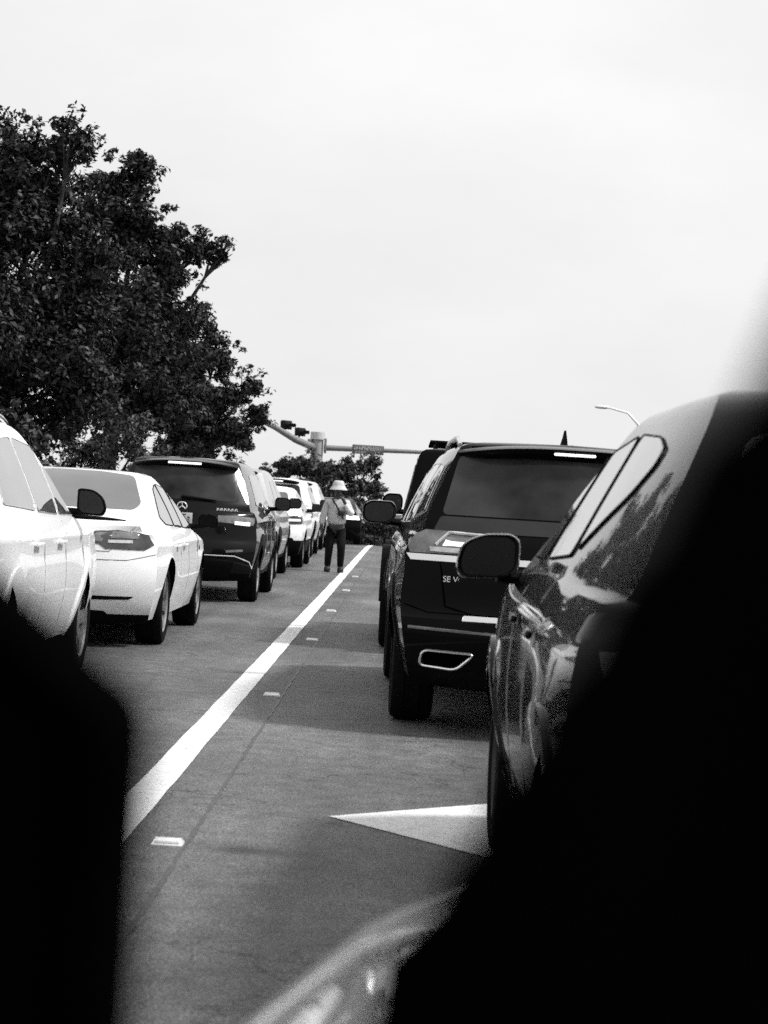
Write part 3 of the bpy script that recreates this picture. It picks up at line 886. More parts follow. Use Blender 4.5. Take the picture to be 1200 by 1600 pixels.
# --- big black SUV in our lane
BIG = sub(SUV, w=.985, L=5.04, top=1.70, belt=1.13, zb=.26, wb=.93, wr=.70, R=.385, ywr=-1.44, ywf=1.54, clad=.42, flare=.022, tg=.05, cr=.17,
          rear=[(.26, .14), (.38, .04), (.5, .0), (.62, .0), (.69, .02), (.73, .08), (.95, .09), (1.1, .13), (1.2, .19), (1.5, .33), (1.6, .38), (1.67, .44), (1.7, .52)],
          front=[(.26, .18), (.4, .03), (.6, .0), (.9, .05), (1.02, .16), (1.06, .4), (1.11, .85), (1.14, 1.15), (1.2, 1.36), (1.5, 1.85), (1.6, 2.1), (1.66, 2.4), (1.7, 2.75)])
c = Car('large_suv', 'big black SUV with chrome tail trim and lit lamps, ahead in the right lane', 'car', RIGHTG, (.90, 14.66, 0), R(1.2), BIG, PAINT_BLACK)
window_set(c, [[(-.35, 1.19), (.40, 1.18), (.36, 1.53), (-.30, 1.57)], [(.46, 1.18), (1.05, 1.175), (.55, 1.50), (.42, 1.53)], [(-1.25, 1.20), (-.42, 1.19), (-.37, 1.57), (-1.25, 1.56)], [(-1.95, 1.27), (-1.34, 1.21), (-1.34, 1.56), (-1.75, 1.54)]], GLASS, CHROME)
add_mirrors(c, 1.12, 1.235, .92, .12, .08, PAINT_DARK, MIRRORG, stalk_dx=.03); add_wheels(c, 'five', ALLOY, .26); arch_trims(c, PLASTIC, .045)
rails(c, .64, -1.75, .5, CHROME, .05); fin(c, -1.45, .11, .13)
rw = c.patch('rear_window', 'rear', [(-.74, 1.255), (.74, 1.255), (.65, 1.60), (-.65, 1.60)], GLASS_PRIV, rnd=.035)
c.patch('window_panel', 'rear', [(-.785, 1.16), (.785, 1.16), (.745, 1.245), (-.745, 1.245)], mat('gloss_black_panel', .012, .12, spec=.5, var=.3), rnd=.02, off=.005)
spoiler(c, -2.06, 1.685, .66, .15, .05, .02, PAINT_BLACK, (.12, .008), sweep=.05)
c.line('roof_seam', 'rear', [(-.66, 1.655), (.66, 1.655)], .006, MATTE)
for sx in (-1, 1):
    t = c.patch('tail_lamp', ('polar', sx), [(-30, 1.035), (-24, 1.15), (44, 1.165), (56, 1.10), (50, 1.03)], LAMP, rnd=.012, off=.008)
    c.line('lamp_trim', ('polar', sx), [(-22, 1.14), (22, 1.15), (31, 1.08)], .010, LAMP_CLEAR, off=.014, parent=t)
    c.patch('lit_lamp_bar', ('polar', sx), [(-2, 1.074), (25, 1.078), (23, 1.104), (2, 1.10)], BRAKE, off=.016, rnd=.01, parent=t)
    c.patch('lamp_reflector', ('polar', sx), [(-22, 1.036), (34, 1.04), (36, 1.066), (-22, 1.062)], LAMP_CLEAR, off=.015, rnd=.006, parent=t)
    c.patch('side_chrome', ('polar', sx), [(-60, .985), (48, .99), (52, 1.025), (-60, 1.02)], CHROME, off=.012, rnd=.008)
    fl = fillet([(.52, .485), (.81, .492), (.825, .405), (.62, .39)], .035); fl = fl + [fl[0]]
    e = c.line('exhaust_trim', 'rear', [(sx * p, q) for p, q in fl], .008, CHROME, off=.008)
    c.patch('exhaust_recess', 'rear', [(sx * p, q) for p, q in ((.54, .478), (.80, .486), (.815, .465), (.79, .41), (.63, .40))], MATTE, off=.004, parent=e)
    c.patch('bumper_reflector', ('polar', sx), [(-30, .592), (40, .606), (40, .622), (-30, .606)], LAMP, off=.006, rnd=.006)
    c.line('tailgate_seam', 'rear', [(sx * .79, 1.16), (sx * .73, .95), (sx * .70, .74), (sx * .5, .69)], .005, MATTE)
    c.line('bumper_seam', ('polar', sx), [(-30, .70), (30, .70), (60, .76)], .004, MATTE)
c.patch('tailgate_chrome', 'rear', [(-.60, .664), (.60, .664), (.59, .682), (-.59, .682)], CHROME, off=.02, rnd=.006)
c.patch('bumper_insert', 'rear', [(-.72, .28), (.72, .28), (.78, .38), (-.78, .38)], PLASTIC, rnd=.03, off=.006)
p, n = c.ray('rear', -.665, .90)
text_mesh('model_lettering', 'SE V6', .046, BADGE, c.root, (p.x, p.y - .006, .878), (PI / 2, 0, 0))
plate(c, 0, .86); front_face(c, .85, .68); windscreen(c, 1.22, 1.6, .78, .62)
seams(c, [[(.42, 1.1), (.42, .4)], [(1.18, 1.05), (1.15, .7), (1.05, .4)], [(-.42, 1.1), (-.42, .4)]])

# --- boxy off-roader ahead of it
BOXY = sub(SUV, w=.80, L=4.2, top=1.82, belt=1.16, zb=.42, wb=.79, wr=.665, R=.40, ywr=-1.36, ywf=1.24, clad=.3, flare=0.0, tr=.02, tf=.08, tg=.0, tum=1.0, rr=.8, cr=.06, crg=.06, cf=.06, cfg=.06, gap=.1,
           low=[(.03, .9), (.1, .96), (.25, .99), (.4, 1.0), (.6, 1.0), (.8, 1.0), (.9, .995), (.97, .99)],
           rear=[(.42, .05), (.5, 0), (1.1, 0), (1.2, .03), (1.7, .12), (1.79, .15), (1.82, .22)],
           front=[(.42, .1), (.5, .02), (.9, .0), (1.0, .03), (1.1, .15), (1.13, .6), (1.16, 1.3), (1.2, 1.36), (1.65, 1.62), (1.75, 1.75), (1.82, 2.1)])
c = Car('off_roader', 'tall boxy black off-roader with roof rack, half hidden by the big SUV', 'car', RIGHTG, (.74, 21.1, 0), 0, BOXY, PAINT_BLACK)
window_set(c, [[(-.3, 1.24), (.35, 1.24), (.3, 1.66), (-.3, 1.66)], [(-1.85, 1.24), (-.42, 1.24), (-.42, 1.66), (-1.75, 1.66)]], GLASS_PRIV)
c.patch('rear_window', 'rear', [(-.55, 1.26), (.55, 1.26), (.50, 1.66), (-.50, 1.66)], GLASS_PRIV, rnd=.07)
add_mirrors(c, .85, 1.30, .78, .10, .10, PLASTIC, stalk_dx=.0); add_wheels(c, 'five', ALLOY_DARK, .26, -.13)
for sx in (-1, 1):
    for yw in (BOXY['ywr'], BOXY['ywf']):
        bm = bmesh.new(); rows = []
        for k in range(9):
            a = R(8 + 164 * k / 8); rr = .52
            rows.append([bm.verts.new((sx * x, yw + rr * math.cos(a) * 1.08, .42 + rr * math.sin(a) + dz)) for x, dz in ((.76, 0), (.93, -.01), (.935, -.06), (.76, -.05))])
        for i in range(8):
            for k in range(4): bm.faces.new((rows[i][k], rows[i][(k + 1) % 4], rows[i + 1][(k + 1) % 4], rows[i + 1][k]))
        bm.faces.new(rows[0]); bm.faces.new(rows[-1]); bmesh.ops.recalc_face_normals(bm, faces=bm.faces)
        from_bm('wheel_flare', bm, PLASTIC, c.root, 30)
    bm = bmesh.new(); box(bm, (sx * .70, -2.125, .98), (.13, .07, .22), bev=.015); t = from_bm('tail_lamp', bm, LAMP_CLEAR, c.root)
    bm = bmesh.new(); box(bm, (sx * .70, -2.165, 1.0), (.09, .015, .10), bev=.005); from_bm('lit_lamp_bar', bm, BRAKE, t)
    bm = bmesh.new(); box(bm, (sx * .815, -1.2, 1.05), (.03, .1, .05), bev=.008); from_bm('hinge', bm, PLASTIC, c.root)
bm = bmesh.new(); box(bm, (0, -2.2, .52), (1.62, .2, .16), bev=.04); from_bm('rear_bumper', bm, PLASTIC, c.root)
bm = bmesh.new(); lathe(bm, [(-.12, .2), (-.13, .3), (-.12, .38), (-.06, .40), (.06, .40), (.12, .38), (.13, .3), (.12, .001)], 32)
bmesh.ops.rotate(bm, verts=bm.verts, matrix=Matrix.Rotation(-PI / 2, 3, 'Z')); bmesh.ops.translate(bm, verts=bm.verts, vec=(0.05, -2.27, 1.02)); from_bm('spare_wheel', bm, RUBBER, c.root)
bm = bmesh.new()
for x in (-.5, .5): tube(bm, [(x, -1.6, 1.87), (x, .1, 1.87)], .018, 8)
for y in (-1.5, -1.0, -.5, 0): tube(bm, [(-.56, y, 1.875), (.56, y, 1.875)], .016, 8)
for x in (-.5, .5):
    for y in (-1.5, 0): tube(bm, [(x, y, 1.79), (x, y, 1.875)], .014, 6)
from_bm('roof_rack', bm, PLASTIC, c.root)
front_face(c, .95, .85); windscreen(c, 1.24, 1.68, .66, .6)

# --- near dark crossover in our lane
NEAR = sub(SUV, w=.945, L=4.62, top=1.66, belt=1.10, zb=.22, wb=.87, wr=.60, R=.365, ywr=-1.40, ywf=1.44, clad=.3, flare=.03, tg=.10, tr=.06, cr=.40, crg=.30, tum=1.05,
           low=[(.03, .86), (.08, .93), (.2, .955), (.35, .982), (.5, .997), (.62, 1.0), (.72, .996), (.80, .992), (.86, .984), (.91, .968), (.96, .943)],
           rear=[(.22, .16), (.36, .05), (.52, .0), (.66, .015), (.74, .05), (.95, .05), (1.05, .10), (1.12, .15), (1.5, .38), (1.58, .46), (1.63, .6), (1.66, .95)],
           front=[(.22, .18), (.4, .03), (.6, .0), (.82, .05), (.95, .16), (1.0, .4), (1.06, .85), (1.1, 1.12), (1.16, 1.32), (1.48, 1.85), (1.58, 2.1), (1.63, 2.4), (1.66, 2.75)])
c = Car('crossover', 'nearest dark glossy crossover with bright side windows, beside the black window pillar', 'car', RIGHTG, (1.31, 6.85, 0), 0, NEAR, PAINT_DARK)
window_set(c, [[(-.52, 1.18), (.26, 1.15), (.22, 1.505), (-.38, 1.545)], [(.34, 1.15), (1.0, 1.14), (.52, 1.44), (.28, 1.505)], [(-1.22, 1.44), (-1.10, 1.36), (-.58, 1.19), (-.44, 1.545), (-1.0, 1.52), (-1.2, 1.485)]], GLASS, PLASTIC, .06)
add_mirrors(c, 1.0, 1.13, .865, .112, .085, PAINT_DARK, mat('dark_mirror_glass', .006, .3, spec=.2, var=.3), outline=[(-1, .75), (-.7, 1), (.2, .95), (.85, .5), (1, -.4), (.85, -.95), (-.6, -.85), (-1, -.5)], stalk_dx=.03)
add_wheels(c, 'twin', ALLOY_DARK); arch_trims(c, PAINT_DARK, .03)
seams(c, [[(.30, 1.12), (.30, .4)], [(1.12, 1.03), (1.1, .7), (1.0, .4)], [(-.55, 1.15), (-.58, .7), (-.85, .5)]])
handles(c, [.05, -.78], .96)
spoiler(c, -1.48, 1.655, .47, .26, .035, .03, PAINT_DARK, (.2, .012), sweep=.1)
c.patch('rear_window', 'rear', [(-.62, 1.14), (.62, 1.14), (.52, 1.52), (-.52, 1.52)], GLASS, rnd=.06)
for sx in (-1, 1):
    t = c.patch('tail_lamp', ('polar', sx), [(-24, .90), (58, .92), (66, .99), (10, 1.02), (-24, 1.0)], LAMP_DARK, rnd=.03, off=.007)
    c.patch('lamp_segment', ('polar', sx), [(-10, .93), (40, .94), (40, .96), (-10, .955)], LAMP, off=.012, rnd=.01, parent=t)
plate(c, 0, .82); front_face(c); windscreen(c, 1.17, 1.56, .72, .54)

# --- the black car the view is taken from, just beside its left window pillar
OWN = sub(SUV, w=.985, L=5.2, top=1.70, belt=1.09, wb=.90, wr=.709, clad=.36, tum=1.04, tf=.03, flare=.02, cf=1.0, pf=6.8, ywf=1.3, ywr=-1.6,
          front=[(.24, .18), (.4, .03), (.6, .0), (.8, .05), (.9, .16), (.95, .28), (.98, .5), (1.02, .85), (1.06, 1.35), (1.09, 1.71), (1.164, 1.86), (1.319, 2.11), (1.55, 2.5), (1.64, 2.75), (1.69, 3.05), (1.7, 3.3)])
OX, OY = .867, 0.0
c = Car('crossover', 'car in the foreground showing only a blurred black pillar, mirror and pale front wing', 'car', RIGHTG, (OX, OY, 0), 0, OWN, PAINT_GREY)
for sd in ('left', 'right'):
    c.patch('pillar', sd, [(.65, 1.10), (.20, 1.10), (-.10, 1.28), (-.50, 1.60), (-.24, 1.60), (.33, 1.335), (.61, 1.155)], MATTE, off=.006, depth=.05, cell=.05)
window_set(c, [[(-.85, 1.13), (.12, 1.13), (-.18, 1.30), (-.52, 1.55), (-.81, 1.57)], [(-1.75, 1.17), (-.93, 1.13), (-.88, 1.57), (-1.55, 1.53)]], MATTE)
add_mirrors(c, .48, 1.201, .84, .12, .095, MATTE, MATTE, outline=[(-1, .55), (-.88, .66), (-.6, .95), (-.2, 1.2), (.6, 1.25), (1, .8), (1, -.6), (.7, -1), (-.7, -1), (-1, -.6)], stalk_dx=.080, dz_stalk=-.10)
add_wheels(c, 'five'); front_face(c, .80, .62); windscreen(c, 1.15, 1.6, .70, .56)
c.patch('rear_window', 'rear', [(-.66, 1.17), (.66, 1.17), (.56, 1.575), (-.56, 1.575)], GLASS_PRIV, rnd=.06)
for sx in (-1, 1): c.patch('tail_lamp', ('polar', sx), [(0, .85), (60, .87), (62, 1.08), (14, 1.06)], LAMP, rnd=.03, off=.007)

# ------------------------------------------------------------------ trees
def leaf_mat(name, col):
    m = bpy.data.materials.new(name); m.use_nodes = True
    t = m.node_tree; p = t.nodes['Principled BSDF']
    g = t.nodes.new('ShaderNodeNewGeometry')
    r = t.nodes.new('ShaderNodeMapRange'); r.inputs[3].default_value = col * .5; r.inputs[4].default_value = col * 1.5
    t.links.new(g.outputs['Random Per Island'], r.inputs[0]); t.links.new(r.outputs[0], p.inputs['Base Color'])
    p.inputs['Roughness'].default_value = .5; p.inputs['Specular IOR Level'].default_value = .2
    return m
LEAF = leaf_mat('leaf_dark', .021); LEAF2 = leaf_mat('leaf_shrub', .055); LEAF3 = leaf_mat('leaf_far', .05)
BARK = mat('bark', .05, .9, spec=.1, var=.4, vscale=9, bump=.6, bscale=25)

def leaves_mesh(name, clumps, size, m, dens):
    P = []; D = []
    for (c, r, n) in clumps:
        d = RNG.normal(size=(n, 3)); d /= np.linalg.norm(d, axis=1)[:, None]
        rad = r * RNG.random(n) ** .42
        P.append(np.array(c) + d * rad[:, None] * np.array([1, 1, .8])); D.append(d)
    P = np.concatenate(P); D = np.concatenate(D); n = len(P)
    nrm = D * .6 + RNG.normal(size=(n, 3)) * .55 + np.array([0, 0, .55]); nrm /= np.linalg.norm(nrm, axis=1)[:, None]
    ax = RNG.normal(size=(n, 3)) + D * .8 + np.array([0, 0, -.35]); ax -= nrm * (ax * nrm).sum(1)[:, None]; ax /= np.linalg.norm(ax, axis=1)[:, None]
    si = np.cross(nrm, ax)
    L = size * RNG.uniform(.65, 1.3, n)[:, None]; Wd = L * RNG.uniform(.36, .52, n)[:, None]
    lift = nrm * Wd * .18
    v = np.stack([P - ax * L * .5, P + si * Wd * .5 + lift - ax * L * .05, P + ax * L * .5, P - si * Wd * .5 + lift - ax * L * .05], 1).reshape(-1, 3)
    me = bpy.data.meshes.new(name)
    me.vertices.add(4 * n); me.vertices.foreach_set('co', v.ravel().astype(np.float32))
    me.loops.add(4 * n); me.loops.foreach_set('vertex_index', np.arange(4 * n, dtype=np.int32))
    me.polygons.add(n); me.polygons.foreach_set('loop_start', np.arange(0, 4 * n, 4, dtype=np.int32))
    me.update(calc_edges=True); me.validate()
    return me

def tree(name, label, cat, x, y, lobes, leaf=.12, dens=1.0, m=LEAF, depth=1.0, trunk_r=.17, group=None, base=None, per=22, spread=1.0):
    zb = zg(y) if base is None else base
    root = empty(name, (x, y, zb)); tag(root, label, cat, group)
    clumps = []; tips = []
    for (lx, lz, r) in lobes:
        ly = random.uniform(-.35, .35) * r
        C = Vector((lx - x, ly, lz - zb))
        tips.append((C, r))
        n = max(12, int(per * (r / .8) ** 1.6))
        for k in range(n):
            d = Vector((random.gauss(0, 1), random.gauss(0, 1), random.gauss(0, 1))).normalized()
            q = C + d * r * random.uniform(.15, 1.0) * Vector((1, depth, 1)).length / 1.73
            cr = r * random.uniform(.16, .34) + .06
            clumps.append((q, cr, int(dens * 1500 * cr ** 1.7) + 10))
        # sparse sprays at the outline
        for k in range(int(n * .8)):
            d = Vector((random.gauss(0, 1), random.gauss(0, 1), random.gauss(0, 1) + .2)).normalized()
            q = C + d * r * random.uniform(1.0, 1.25)
            clumps.append((q, random.uniform(.08, .2) * spread, int(dens * 22)))
    me = leaves_mesh('crown', clumps, leaf, m, dens)
    me.materials.append(m)
    crown = mesh_obj('crown', me, None, root)
    bm = bmesh.new()
    hub = Vector((0, 0, 0)); top = max(t[0].z for t in tips)
    mid = Vector((.1, 0, top * .38))
    tube(bm, [(0, 0, -.1), (.02, .02, top * .12), (.05, 0, top * .25), mid], [trunk_r * 1.5, trunk_r * 1.1, trunk_r, trunk_r * .85], 10)
    for C, r in tips:
        a = mid if C.z > mid.z * .8 else Vector((.04, 0, top * .2))
        b = a.lerp(C, .55) + Vector((random.uniform(-.2, .2), random.uniform(-.2, .2), .15))
        tube(bm, [a, a.lerp(b, .5) + Vector((0, 0, .06)), b, C], [trunk_r * .6, trunk_r * .45, trunk_r * .32, trunk_r * .14], 6)
        for k in range(6):
            d = Vector((random.gauss(0, 1), random.gauss(0, 1), random.gauss(0, .7))).normalized()
            e = C + d * r * random.uniform(.8, 1.1)
            tube(bm, [b.lerp(C, .6), (b.lerp(C, .6) + e) / 2 + Vector((0, 0, .05)), e], [trunk_r * .16, trunk_r * .1, .008], 5)
    from_bm('trunk', bm, BARK, root, 60)
    return root

TG = 'trees along the left verge'
tree('tree', 'tallest dark leafy tree at the left edge of the picture', 'tree', -6.9, 36,
     [(-6.4, 6.1, 1.0), (-7.65, 5.7, 1.45), (-6.29, 4.19, 1.4), (-7.74, 3.68, 1.75), (-5.87, 7.0, .38), (-6.88, 6.86, .5), (-5.5, 3.0, 1.05), (-6.81, 2.25, 1.15), (-5.45, 4.88, .75)], .12, 1.0, LEAF, group=TG)
tree('tree', 'dark leafy tree with a branch reaching out over the queue of cars', 'tree', -6.4, 46,
     [(-6.52, 6.85, 1.05), (-6.02, 7.99, .42), (-5.5, 5.83, .92), (-6.09, 4.3, 1.5), (-5.47, 2.98, 1.1), (-4.86, 6.41, .42), (-5.28, 6.65, .5), (-4.25, 6.38, .26), (-6.58, 7.8, .5)], .13, 1.0, LEAF, group=TG)
tree('tree', 'lowest dark tree of the row, its tip touching the signal arm', 'tree', -5.8, 58,
     [(-5.99, 5.52, .75), (-5.35, 4.79, .78), (-5.36, 3.51, 1.15), (-4.37, 4.17, .45), (-4.07, 3.41, .36), (-6.16, 2.6, .95), (-4.71, 2.69, .6), (-6.6, 4.4, 1.2)], .14, .9, LEAF, group=TG)
tree('shrub', 'paler leafy shrub below the trees, above the white saloon roof', 'shrub', -6.0, 41, [(-5.14, 2.1, .6), (-5.3, 1.3, .7), (-6.16, 2.0, .66), (-6.2, 1.1, .8)], .11, 1.0, LEAF2, trunk_r=.07, group='shrubs under the trees')
tree('shrub', 'leafy shrub behind the near white car mirror', 'shrub', -6.6, 33.5, [(-6.3, 1.6, .7), (-6.9, 2.1, .7), (-5.9, 1.1, .6)], .11, 1.0, LEAF2, trunk_r=.07, group='shrubs under the trees')
FG = 'trees beyond the crest'
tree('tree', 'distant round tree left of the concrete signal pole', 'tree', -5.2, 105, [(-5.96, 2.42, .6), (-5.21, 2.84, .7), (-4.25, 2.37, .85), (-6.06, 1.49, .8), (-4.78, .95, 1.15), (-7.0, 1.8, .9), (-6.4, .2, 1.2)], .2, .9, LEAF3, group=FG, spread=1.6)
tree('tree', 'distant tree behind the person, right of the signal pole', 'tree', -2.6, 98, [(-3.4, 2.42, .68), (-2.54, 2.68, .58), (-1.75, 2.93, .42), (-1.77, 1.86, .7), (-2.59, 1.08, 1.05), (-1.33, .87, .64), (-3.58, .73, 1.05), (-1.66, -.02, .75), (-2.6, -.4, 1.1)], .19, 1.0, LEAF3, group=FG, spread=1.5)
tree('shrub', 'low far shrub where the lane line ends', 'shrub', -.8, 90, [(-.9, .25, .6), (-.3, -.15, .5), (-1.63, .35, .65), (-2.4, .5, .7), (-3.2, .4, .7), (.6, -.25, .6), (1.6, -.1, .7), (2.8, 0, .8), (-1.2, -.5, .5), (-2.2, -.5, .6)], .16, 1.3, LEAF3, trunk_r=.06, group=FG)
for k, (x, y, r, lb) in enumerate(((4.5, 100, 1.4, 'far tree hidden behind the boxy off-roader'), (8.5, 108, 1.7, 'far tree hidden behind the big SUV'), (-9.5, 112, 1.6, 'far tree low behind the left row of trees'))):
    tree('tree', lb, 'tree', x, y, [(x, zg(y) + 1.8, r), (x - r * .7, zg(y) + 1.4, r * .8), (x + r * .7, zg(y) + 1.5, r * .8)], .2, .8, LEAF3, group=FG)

# ------------------------------------------------------------------ signal pole, signs, street lamp
PY = 110; PX = -4.65
pole = tag(empty('signal_pole', (PX, PY, zg(PY))), 'thick concrete traffic signal pole with two arms', 'signal pole')
CONP = mat('pole_concrete', .30, .75, var=.15, vscale=5, bump=.2, bscale=30)
STEEL = mat('galvanised', .22, .5, metal=.4, var=.2, vscale=12)
zt = 4.65 - zg(PY); ln = -.004
bm = bmesh.new(); tube(bm, [(0, 0, -.3), (ln * zt, 0, zt)], [.34, .29], 16); from_bm('shaft', bm, CONP, pole)
bm = bmesh.new(); tube(bm, [(ln * zt, 0, zt - .35), (ln * zt, 0, zt + .02)], [.37, .37], 16); from_bm('cap', bm, mat('pole_cap', .5, .6, var=.1), pole)
za = zt - .75
bm = bmesh.new(); box(bm, (.38, -.05, za + .1), (.12, .3, .75), bev=.02); box(bm, (-.42, -.15, za + .1), (.2, .3, .6), bev=.02); from_bm('arm_plate', bm, STEEL, pole)
bm = bmesh.new(); tube(bm, [(.3, 0, za), (3.0, .1, za + .04), (7.0, .2, za + .1)], [.15, .12, .08], 10); from_bm('arm', bm, STEEL, pole)
bm = bmesh.new(); tube(bm, [(-.25, -.1, za), (-.75, -8, za + .12), (-1.25, -16, za + .4), (-1.6, -22, za + .5)], [.19, .16, .13, .1], 10); from_bm('arm', bm, STEEL, pole)
SIGB = mat('signal_black', .008, .6, spec=.2, var=.2)
def signal(x, y, z, rz, label):
    r = tag(empty('traffic_signal', (PX + x, PY + y, zg(PY) + z), rz), label, 'traffic light', 'signals on the left arm')
    bm = bmesh.new(); box(bm, (0, 0, .28), (.62, .26, .40), bev=.04); from_bm('housing', bm, SIGB, r)
    for k in (-.2, 0, .2):
        bm = bmesh.new(); lathe(bm, [(0, .085), (.22, .09), (.22, .08), (0, .075)], 14, 'Z')
        bmesh.ops.rotate(bm, verts=bm.verts, matrix=Matrix.Rotation(PI / 2, 3, 'X')); bmesh.ops.translate(bm, verts=bm.verts, vec=(k, -.13, .28)); v = from_bm('visor', bm, SIGB, r)
        bm = bmesh.new(); lathe(bm, [(-.14, .07), (-.15, .05), (-.155, .001)], 12, 'Z')
        bmesh.ops.rotate(bm, verts=bm.verts, matrix=Matrix.Rotation(-PI / 2, 3, 'X')); bmesh.ops.translate(bm, verts=bm.verts, vec=(k, 0, .28)); from_bm('lens', bm, LAMP_DARK, r)
    bm = bmesh.new(); tube(bm, [(0, .05, -.02), (0, .05, .12)], .04, 8); from_bm('bracket', bm, SIGB, r)
signal(-.62, -6.2, za + .26, R(60), 'dark traffic signal on the left arm, nearer the pole')
signal(-1.0, -11.5, za + .38, R(60), 'dark traffic signal on the left arm, near the tree tip')
sg = tag(empty('street_sign', (PX + 2.55, PY - .12, zg(PY) + za + .03)), 'wide street name sign hung on the right signal arm', 'sign')
bm = bmesh.new(); box(bm, (0, 0, 0), (1.6, .03, .46), bev=.01); from_bm('panel', bm, mat('sign_face', .12, .5, var=.2, vscale=6), sg)
bm = bmesh.new(); random.seed(3)
SG = mat('sign_letters', .62, .5, var=.1)
for x0, n, z0, h in ((-.68, 3, .07, .17), (-.30, 5, .06, .2), (.42, 3, .07, .15), (-.62, 8, -.14, .09), (.4, 3, -.14, .10)):
    for k in range(n):          # letter shapes, too far to be read
        x = x0 + k * h * .72
        box(bm, (x, -.02, z0), (h * .16, .008, h)); box(bm, (x + h * .22, -.02, z0 + random.choice((-.4, 0, .4)) * h), (h * .34, .008, h * .18))
        if random.random() < .7: box(bm, (x + h * .42, -.02, z0 + random.choice((-.2, .2)) * h), (h * .15, .008, h * .55))
from_bm('letters', bm, SG, sg, 0)
bm = bmesh.new()
for x in (-.5, .5): tube(bm, [(x, .02, .0), (x, .14, .06)], .03, 6)
from_bm('bracket', bm, STEEL, sg)

lp = tag(empty('street_lamp', (10.5, 100, zg(100))), 'pale street lamp with curved arm above the nearest dark car roof', 'street lamp')
zl = 6.0 - zg(100)
LMPM = mat('lamp_metal', .75, .5, metal=.3, var=.1)
bm = bmesh.new(); tube(bm, [(0, 0, -.2), (0, 0, zl - 1.2), (-.1, 0, zl - .4), (-.6, 0, zl + .1), (-1.5, 0, zl + .3)], [.12, .09, .07, .05, .04], 10); from_bm('post', bm, LMPM, lp)
bm = bmesh.new(); superell(bm, (-1.8, 0, zl + .3), (.36, .15, .08), .8, .8, 16, 8); from_bm('lamp_head', bm, LMPM, lp)

# ------------------------------------------------------------------ the person
def skin_mesh(name, nodes, edges, m, parent, sub_lv=2, root=0):
    me = bpy.data.meshes.new(name); me.from_pydata([n[0] for n in nodes], edges, []); me.update()
    o = bpy.data.objects.new(name, me); COL.objects.link(o)
    sk = o.modifiers.new('s', 'SKIN'); sk.use_smooth_shade = True
    for i, n in enumerate(nodes):
        r = n[1] if isinstance(n[1], tuple) else (n[1], n[1])
        me.skin_vertices[0].data[i].radius = r
        me.skin_vertices[0].data[i].use_root = (i == root)
    sb = o.modifiers.new('u', 'SUBSURF'); sb.levels = sub_lv; sb.render_levels = sub_lv
    dg = bpy.context.evaluated_depsgraph_get(); dg.update()
    nm = bpy.data.meshes.new_from_object(o.evaluated_get(dg)); nm.name = name
    bpy.data.objects.remove(o)
    nm.materials.clear(); nm.materials.append(m); smooth(nm, 180)
    q = bpy.data.objects.new(name, nm); COL.objects.link(q); q.parent = parent
    return q
SKIN = mat('skin', .06, .55, spec=.3, var=.15, vscale=12)
SHIRT = mat('shirt_grey', .5, .9, spec=.1, var=.2, vscale=9, bump=.5, bscale=18)
SLEEVE = mat('sleeve_pale', .72, .9, spec=.1, var=.15, vscale=12, bump=.5, bscale=22)
TROUS = mat('trousers_dark', .008, .9, spec=.1, var=.4, vscale=9, bump=.6, bscale=14)
SHOE = mat('shoe_dark', .005, .6, var=.3, vscale=20)
HAT = mat('hat_pale', .50, .9, spec=.1, var=.1, vscale=14, bump=.3, bscale=40)
pe = tag(empty('person', (-1.24, 39.2, 0), R(4)), 'person in pale bucket hat, grey top and dark trousers walking beside the lane line', 'person')
# facing the camera (-Y); the person's left arm (picture right) is raised to the face
N = [((0, 0, .84), .115), ((0, -.005, 1.0), (.125, .095)), ((0, -.01, 1.16), (.145, .10)), ((0, 0, 1.285), (.10, .08)), ((0, -.012, 1.355), .05), ((0, -.03, 1.42), (.070, .085)), ((0, -.03, 1.50), (.072, .088)), ((0, -.02, 1.555), (.05, .06)),
     ((-.17, 0, 1.25), .055), ((-.235, -.01, 1.02), .042), ((-.265, -.05, .80), .030), ((-.268, -.06, .73), (.022, .034)),
     ((.17, 0, 1.25), .055), ((.255, -.08, 1.06), .044), ((.13, -.17, 1.25), .032), ((.085, -.17, 1.335), (.026, .034)),
     ((-.09, 0, .78), .085), ((-.105, -.03, .44), .058), ((-.115, .03, .09), .038), ((-.118, -.09, .04), .034),
     ((.09, 0, .78), .085), ((.11, -.115, .45), .058), ((.115, -.02, .09), .038), ((.125, -.15, .04), .034)]
E = [(0, 1), (1, 2), (2, 3), (3, 4), (4, 5), (5, 6), (6, 7), (3, 8), (8, 9), (9, 10), (10, 11), (3, 12), (12, 13), (13, 14), (14, 15), (0, 16), (16, 17), (17, 18), (18, 19), (0, 20), (20, 21), (21, 22), (22, 23)]
for base, tipd, sd in ((11, Vector((.0, -.02, -.09)), -1), (15, Vector((-.05, -.005, .085)), 1)):
    b = Vector(N[base][0])
    for k in range(4):
        o = Vector((0, (k - 1.5) * .018, 0)) if sd < 0 else Vector(((k - 1.5) * .016, 0, 0))
        l = (.8, .95, 1.0, .85)[k]
        N.append((tuple(b + o + tipd * .35), .010)); i1 = len(N) - 1
        N.append((tuple(b + o * 1.1 + tipd * .75 * l), .009)); N.append((tuple(b + o * 1.1 + tipd * 1.05 * l + Vector((0, -.012, 0))), .008))
        E += [(base, i1), (i1, i1 + 1), (i1 + 1, i1 + 2)]
    N.append((tuple(b + Vector((.025 * (1 if sd < 0 else -1), -.03, -.005)) + tipd * .1), .011)); i1 = len(N) - 1
    N.append((tuple(b + Vector((.03 * (1 if sd < 0 else -1), -.045, 0)) + tipd * .45), .009)); E += [(base, i1), (i1, i1 + 1)]
body = skin_mesh('body', N, E, SKIN, pe)
bm = bmesh.new()
superell(bm, (0, -.118, 1.465), (.013, .018, .024), 1, 1, 10, 8)
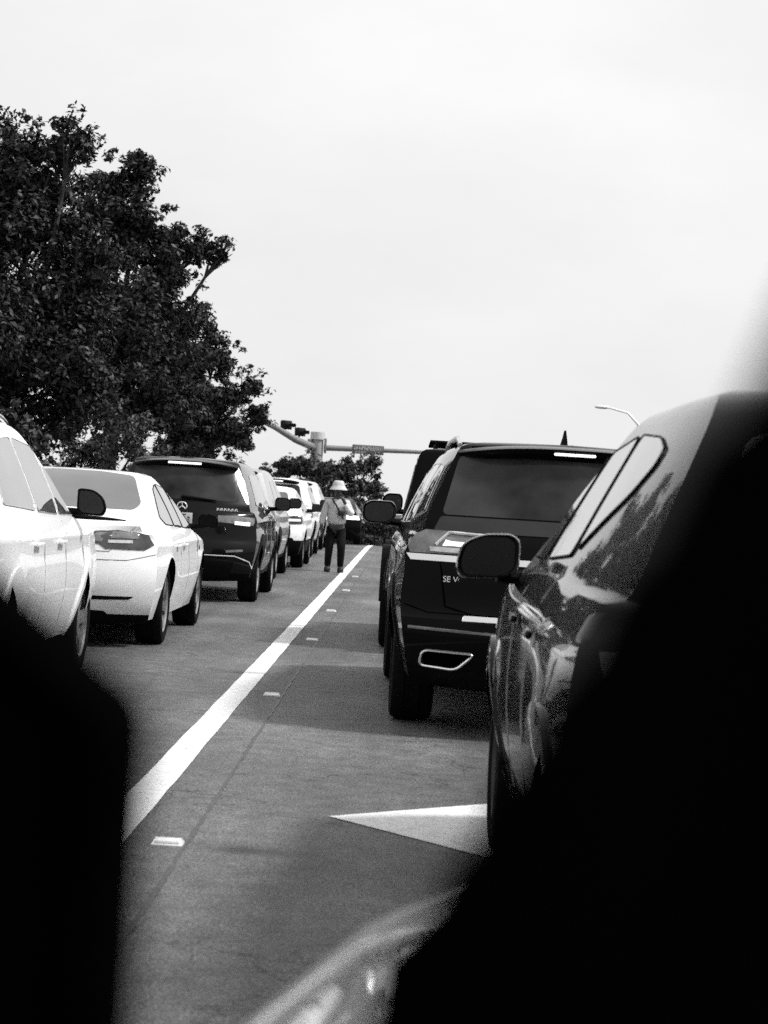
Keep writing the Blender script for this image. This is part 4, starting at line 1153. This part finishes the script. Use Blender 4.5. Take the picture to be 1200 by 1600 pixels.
for sx in (-1, 1): superell(bm, (sx * .071, -.02, 1.475), (.012, .02, .03), 1, 1, 10, 8)
from_bm('nose_and_ears', bm, SKIN, body)
bm = bmesh.new()
for sx in (-1, 1): superell(bm, (sx * .03, -.107, 1.492), (.014, .008, .008), 1, 1, 8, 6)
superell(bm, (0, -.108, 1.425), (.024, .008, .006), 1, 1, 8, 6)
from_bm('eyes_and_mouth', bm, mat('dark_feature', .02, .4, var=.2), body)
bm = bmesh.new(); superell(bm, (0, .0, 1.50), (.088, .10, .09), 1, 1, 16, 10); from_bm('hair', bm, mat('hair', .012, .7, var=.4, vscale=40), pe)
shirt = skin_mesh('top', [((0, .0, .83), (.19, .14)), ((0, -.005, .96), (.185, .135)), ((0, -.01, 1.14), (.19, .135)), ((0, 0, 1.275), (.12, .09)), ((0, -.005, 1.32), (.065, .06)),
                          ((-.17, 0, 1.25), .078), ((-.24, -.01, 1.02), .070), ((-.27, -.05, .83), .055), ((.17, 0, 1.25), .078), ((.262, -.085, 1.05), .068)],
                  [(0, 1), (1, 2), (2, 3), (3, 4), (3, 5), (5, 6), (6, 7), (3, 8), (8, 9)], SHIRT, pe)
skin_mesh('sleeve', [((.225, -.03, 1.16), .060), ((.262, -.088, 1.05), .072), ((.19, -.135, 1.15), .056), ((.135, -.17, 1.245), .044)], [(0, 1), (1, 2), (2, 3)], SLEEVE, pe)
skin_mesh('trousers', [((0, 0, .86), (.145, .115)), ((-.088, 0, .76), .105), ((-.105, -.035, .44), .080), ((-.115, .03, .07), .060), ((.088, 0, .76), .105), ((.11, -.12, .45), .080), ((.115, -.02, .07), .060)],
          [(0, 1), (1, 2), (2, 3), (0, 4), (4, 5), (5, 6)], TROUS, pe)
for x, y in ((-.118, -.03), (.12, -.085)):
    bm = bmesh.new(); superell(bm, (x, y, .045), (.058, .15, .068), .7, .7, 14, 8)
    for v in bm.verts: v.co.z = max(v.co.z, .002)
    from_bm('shoe', bm, SHOE, pe)
bm = bmesh.new()
lathe(bm, [(1.655, .001), (1.652, .05), (1.64, .085), (1.61, .10), (1.565, .112), (1.55, .117), (1.515, .145), (1.487, .162), (1.482, .159), (1.54, .112), (1.60, .094)], 28, 'Z')
bmesh.ops.translate(bm, verts=bm.verts, vec=(0, -.025, 0)); from_bm('hat', bm, HAT, pe, 50)
bm = bmesh.new(); tube(bm, [(-.10, -.08, 1.32), (-.02, -.145, 1.2), (.06, -.155, 1.06), (.12, -.145, .96)], .014, 6); from_bm('strap', bm, SHOE, pe)
bm = bmesh.new(); box(bm, (.07, -.185, 1.07), (.13, .07, .09), bev=.015); from_bm('chest_bag', bm, SHOE, pe)
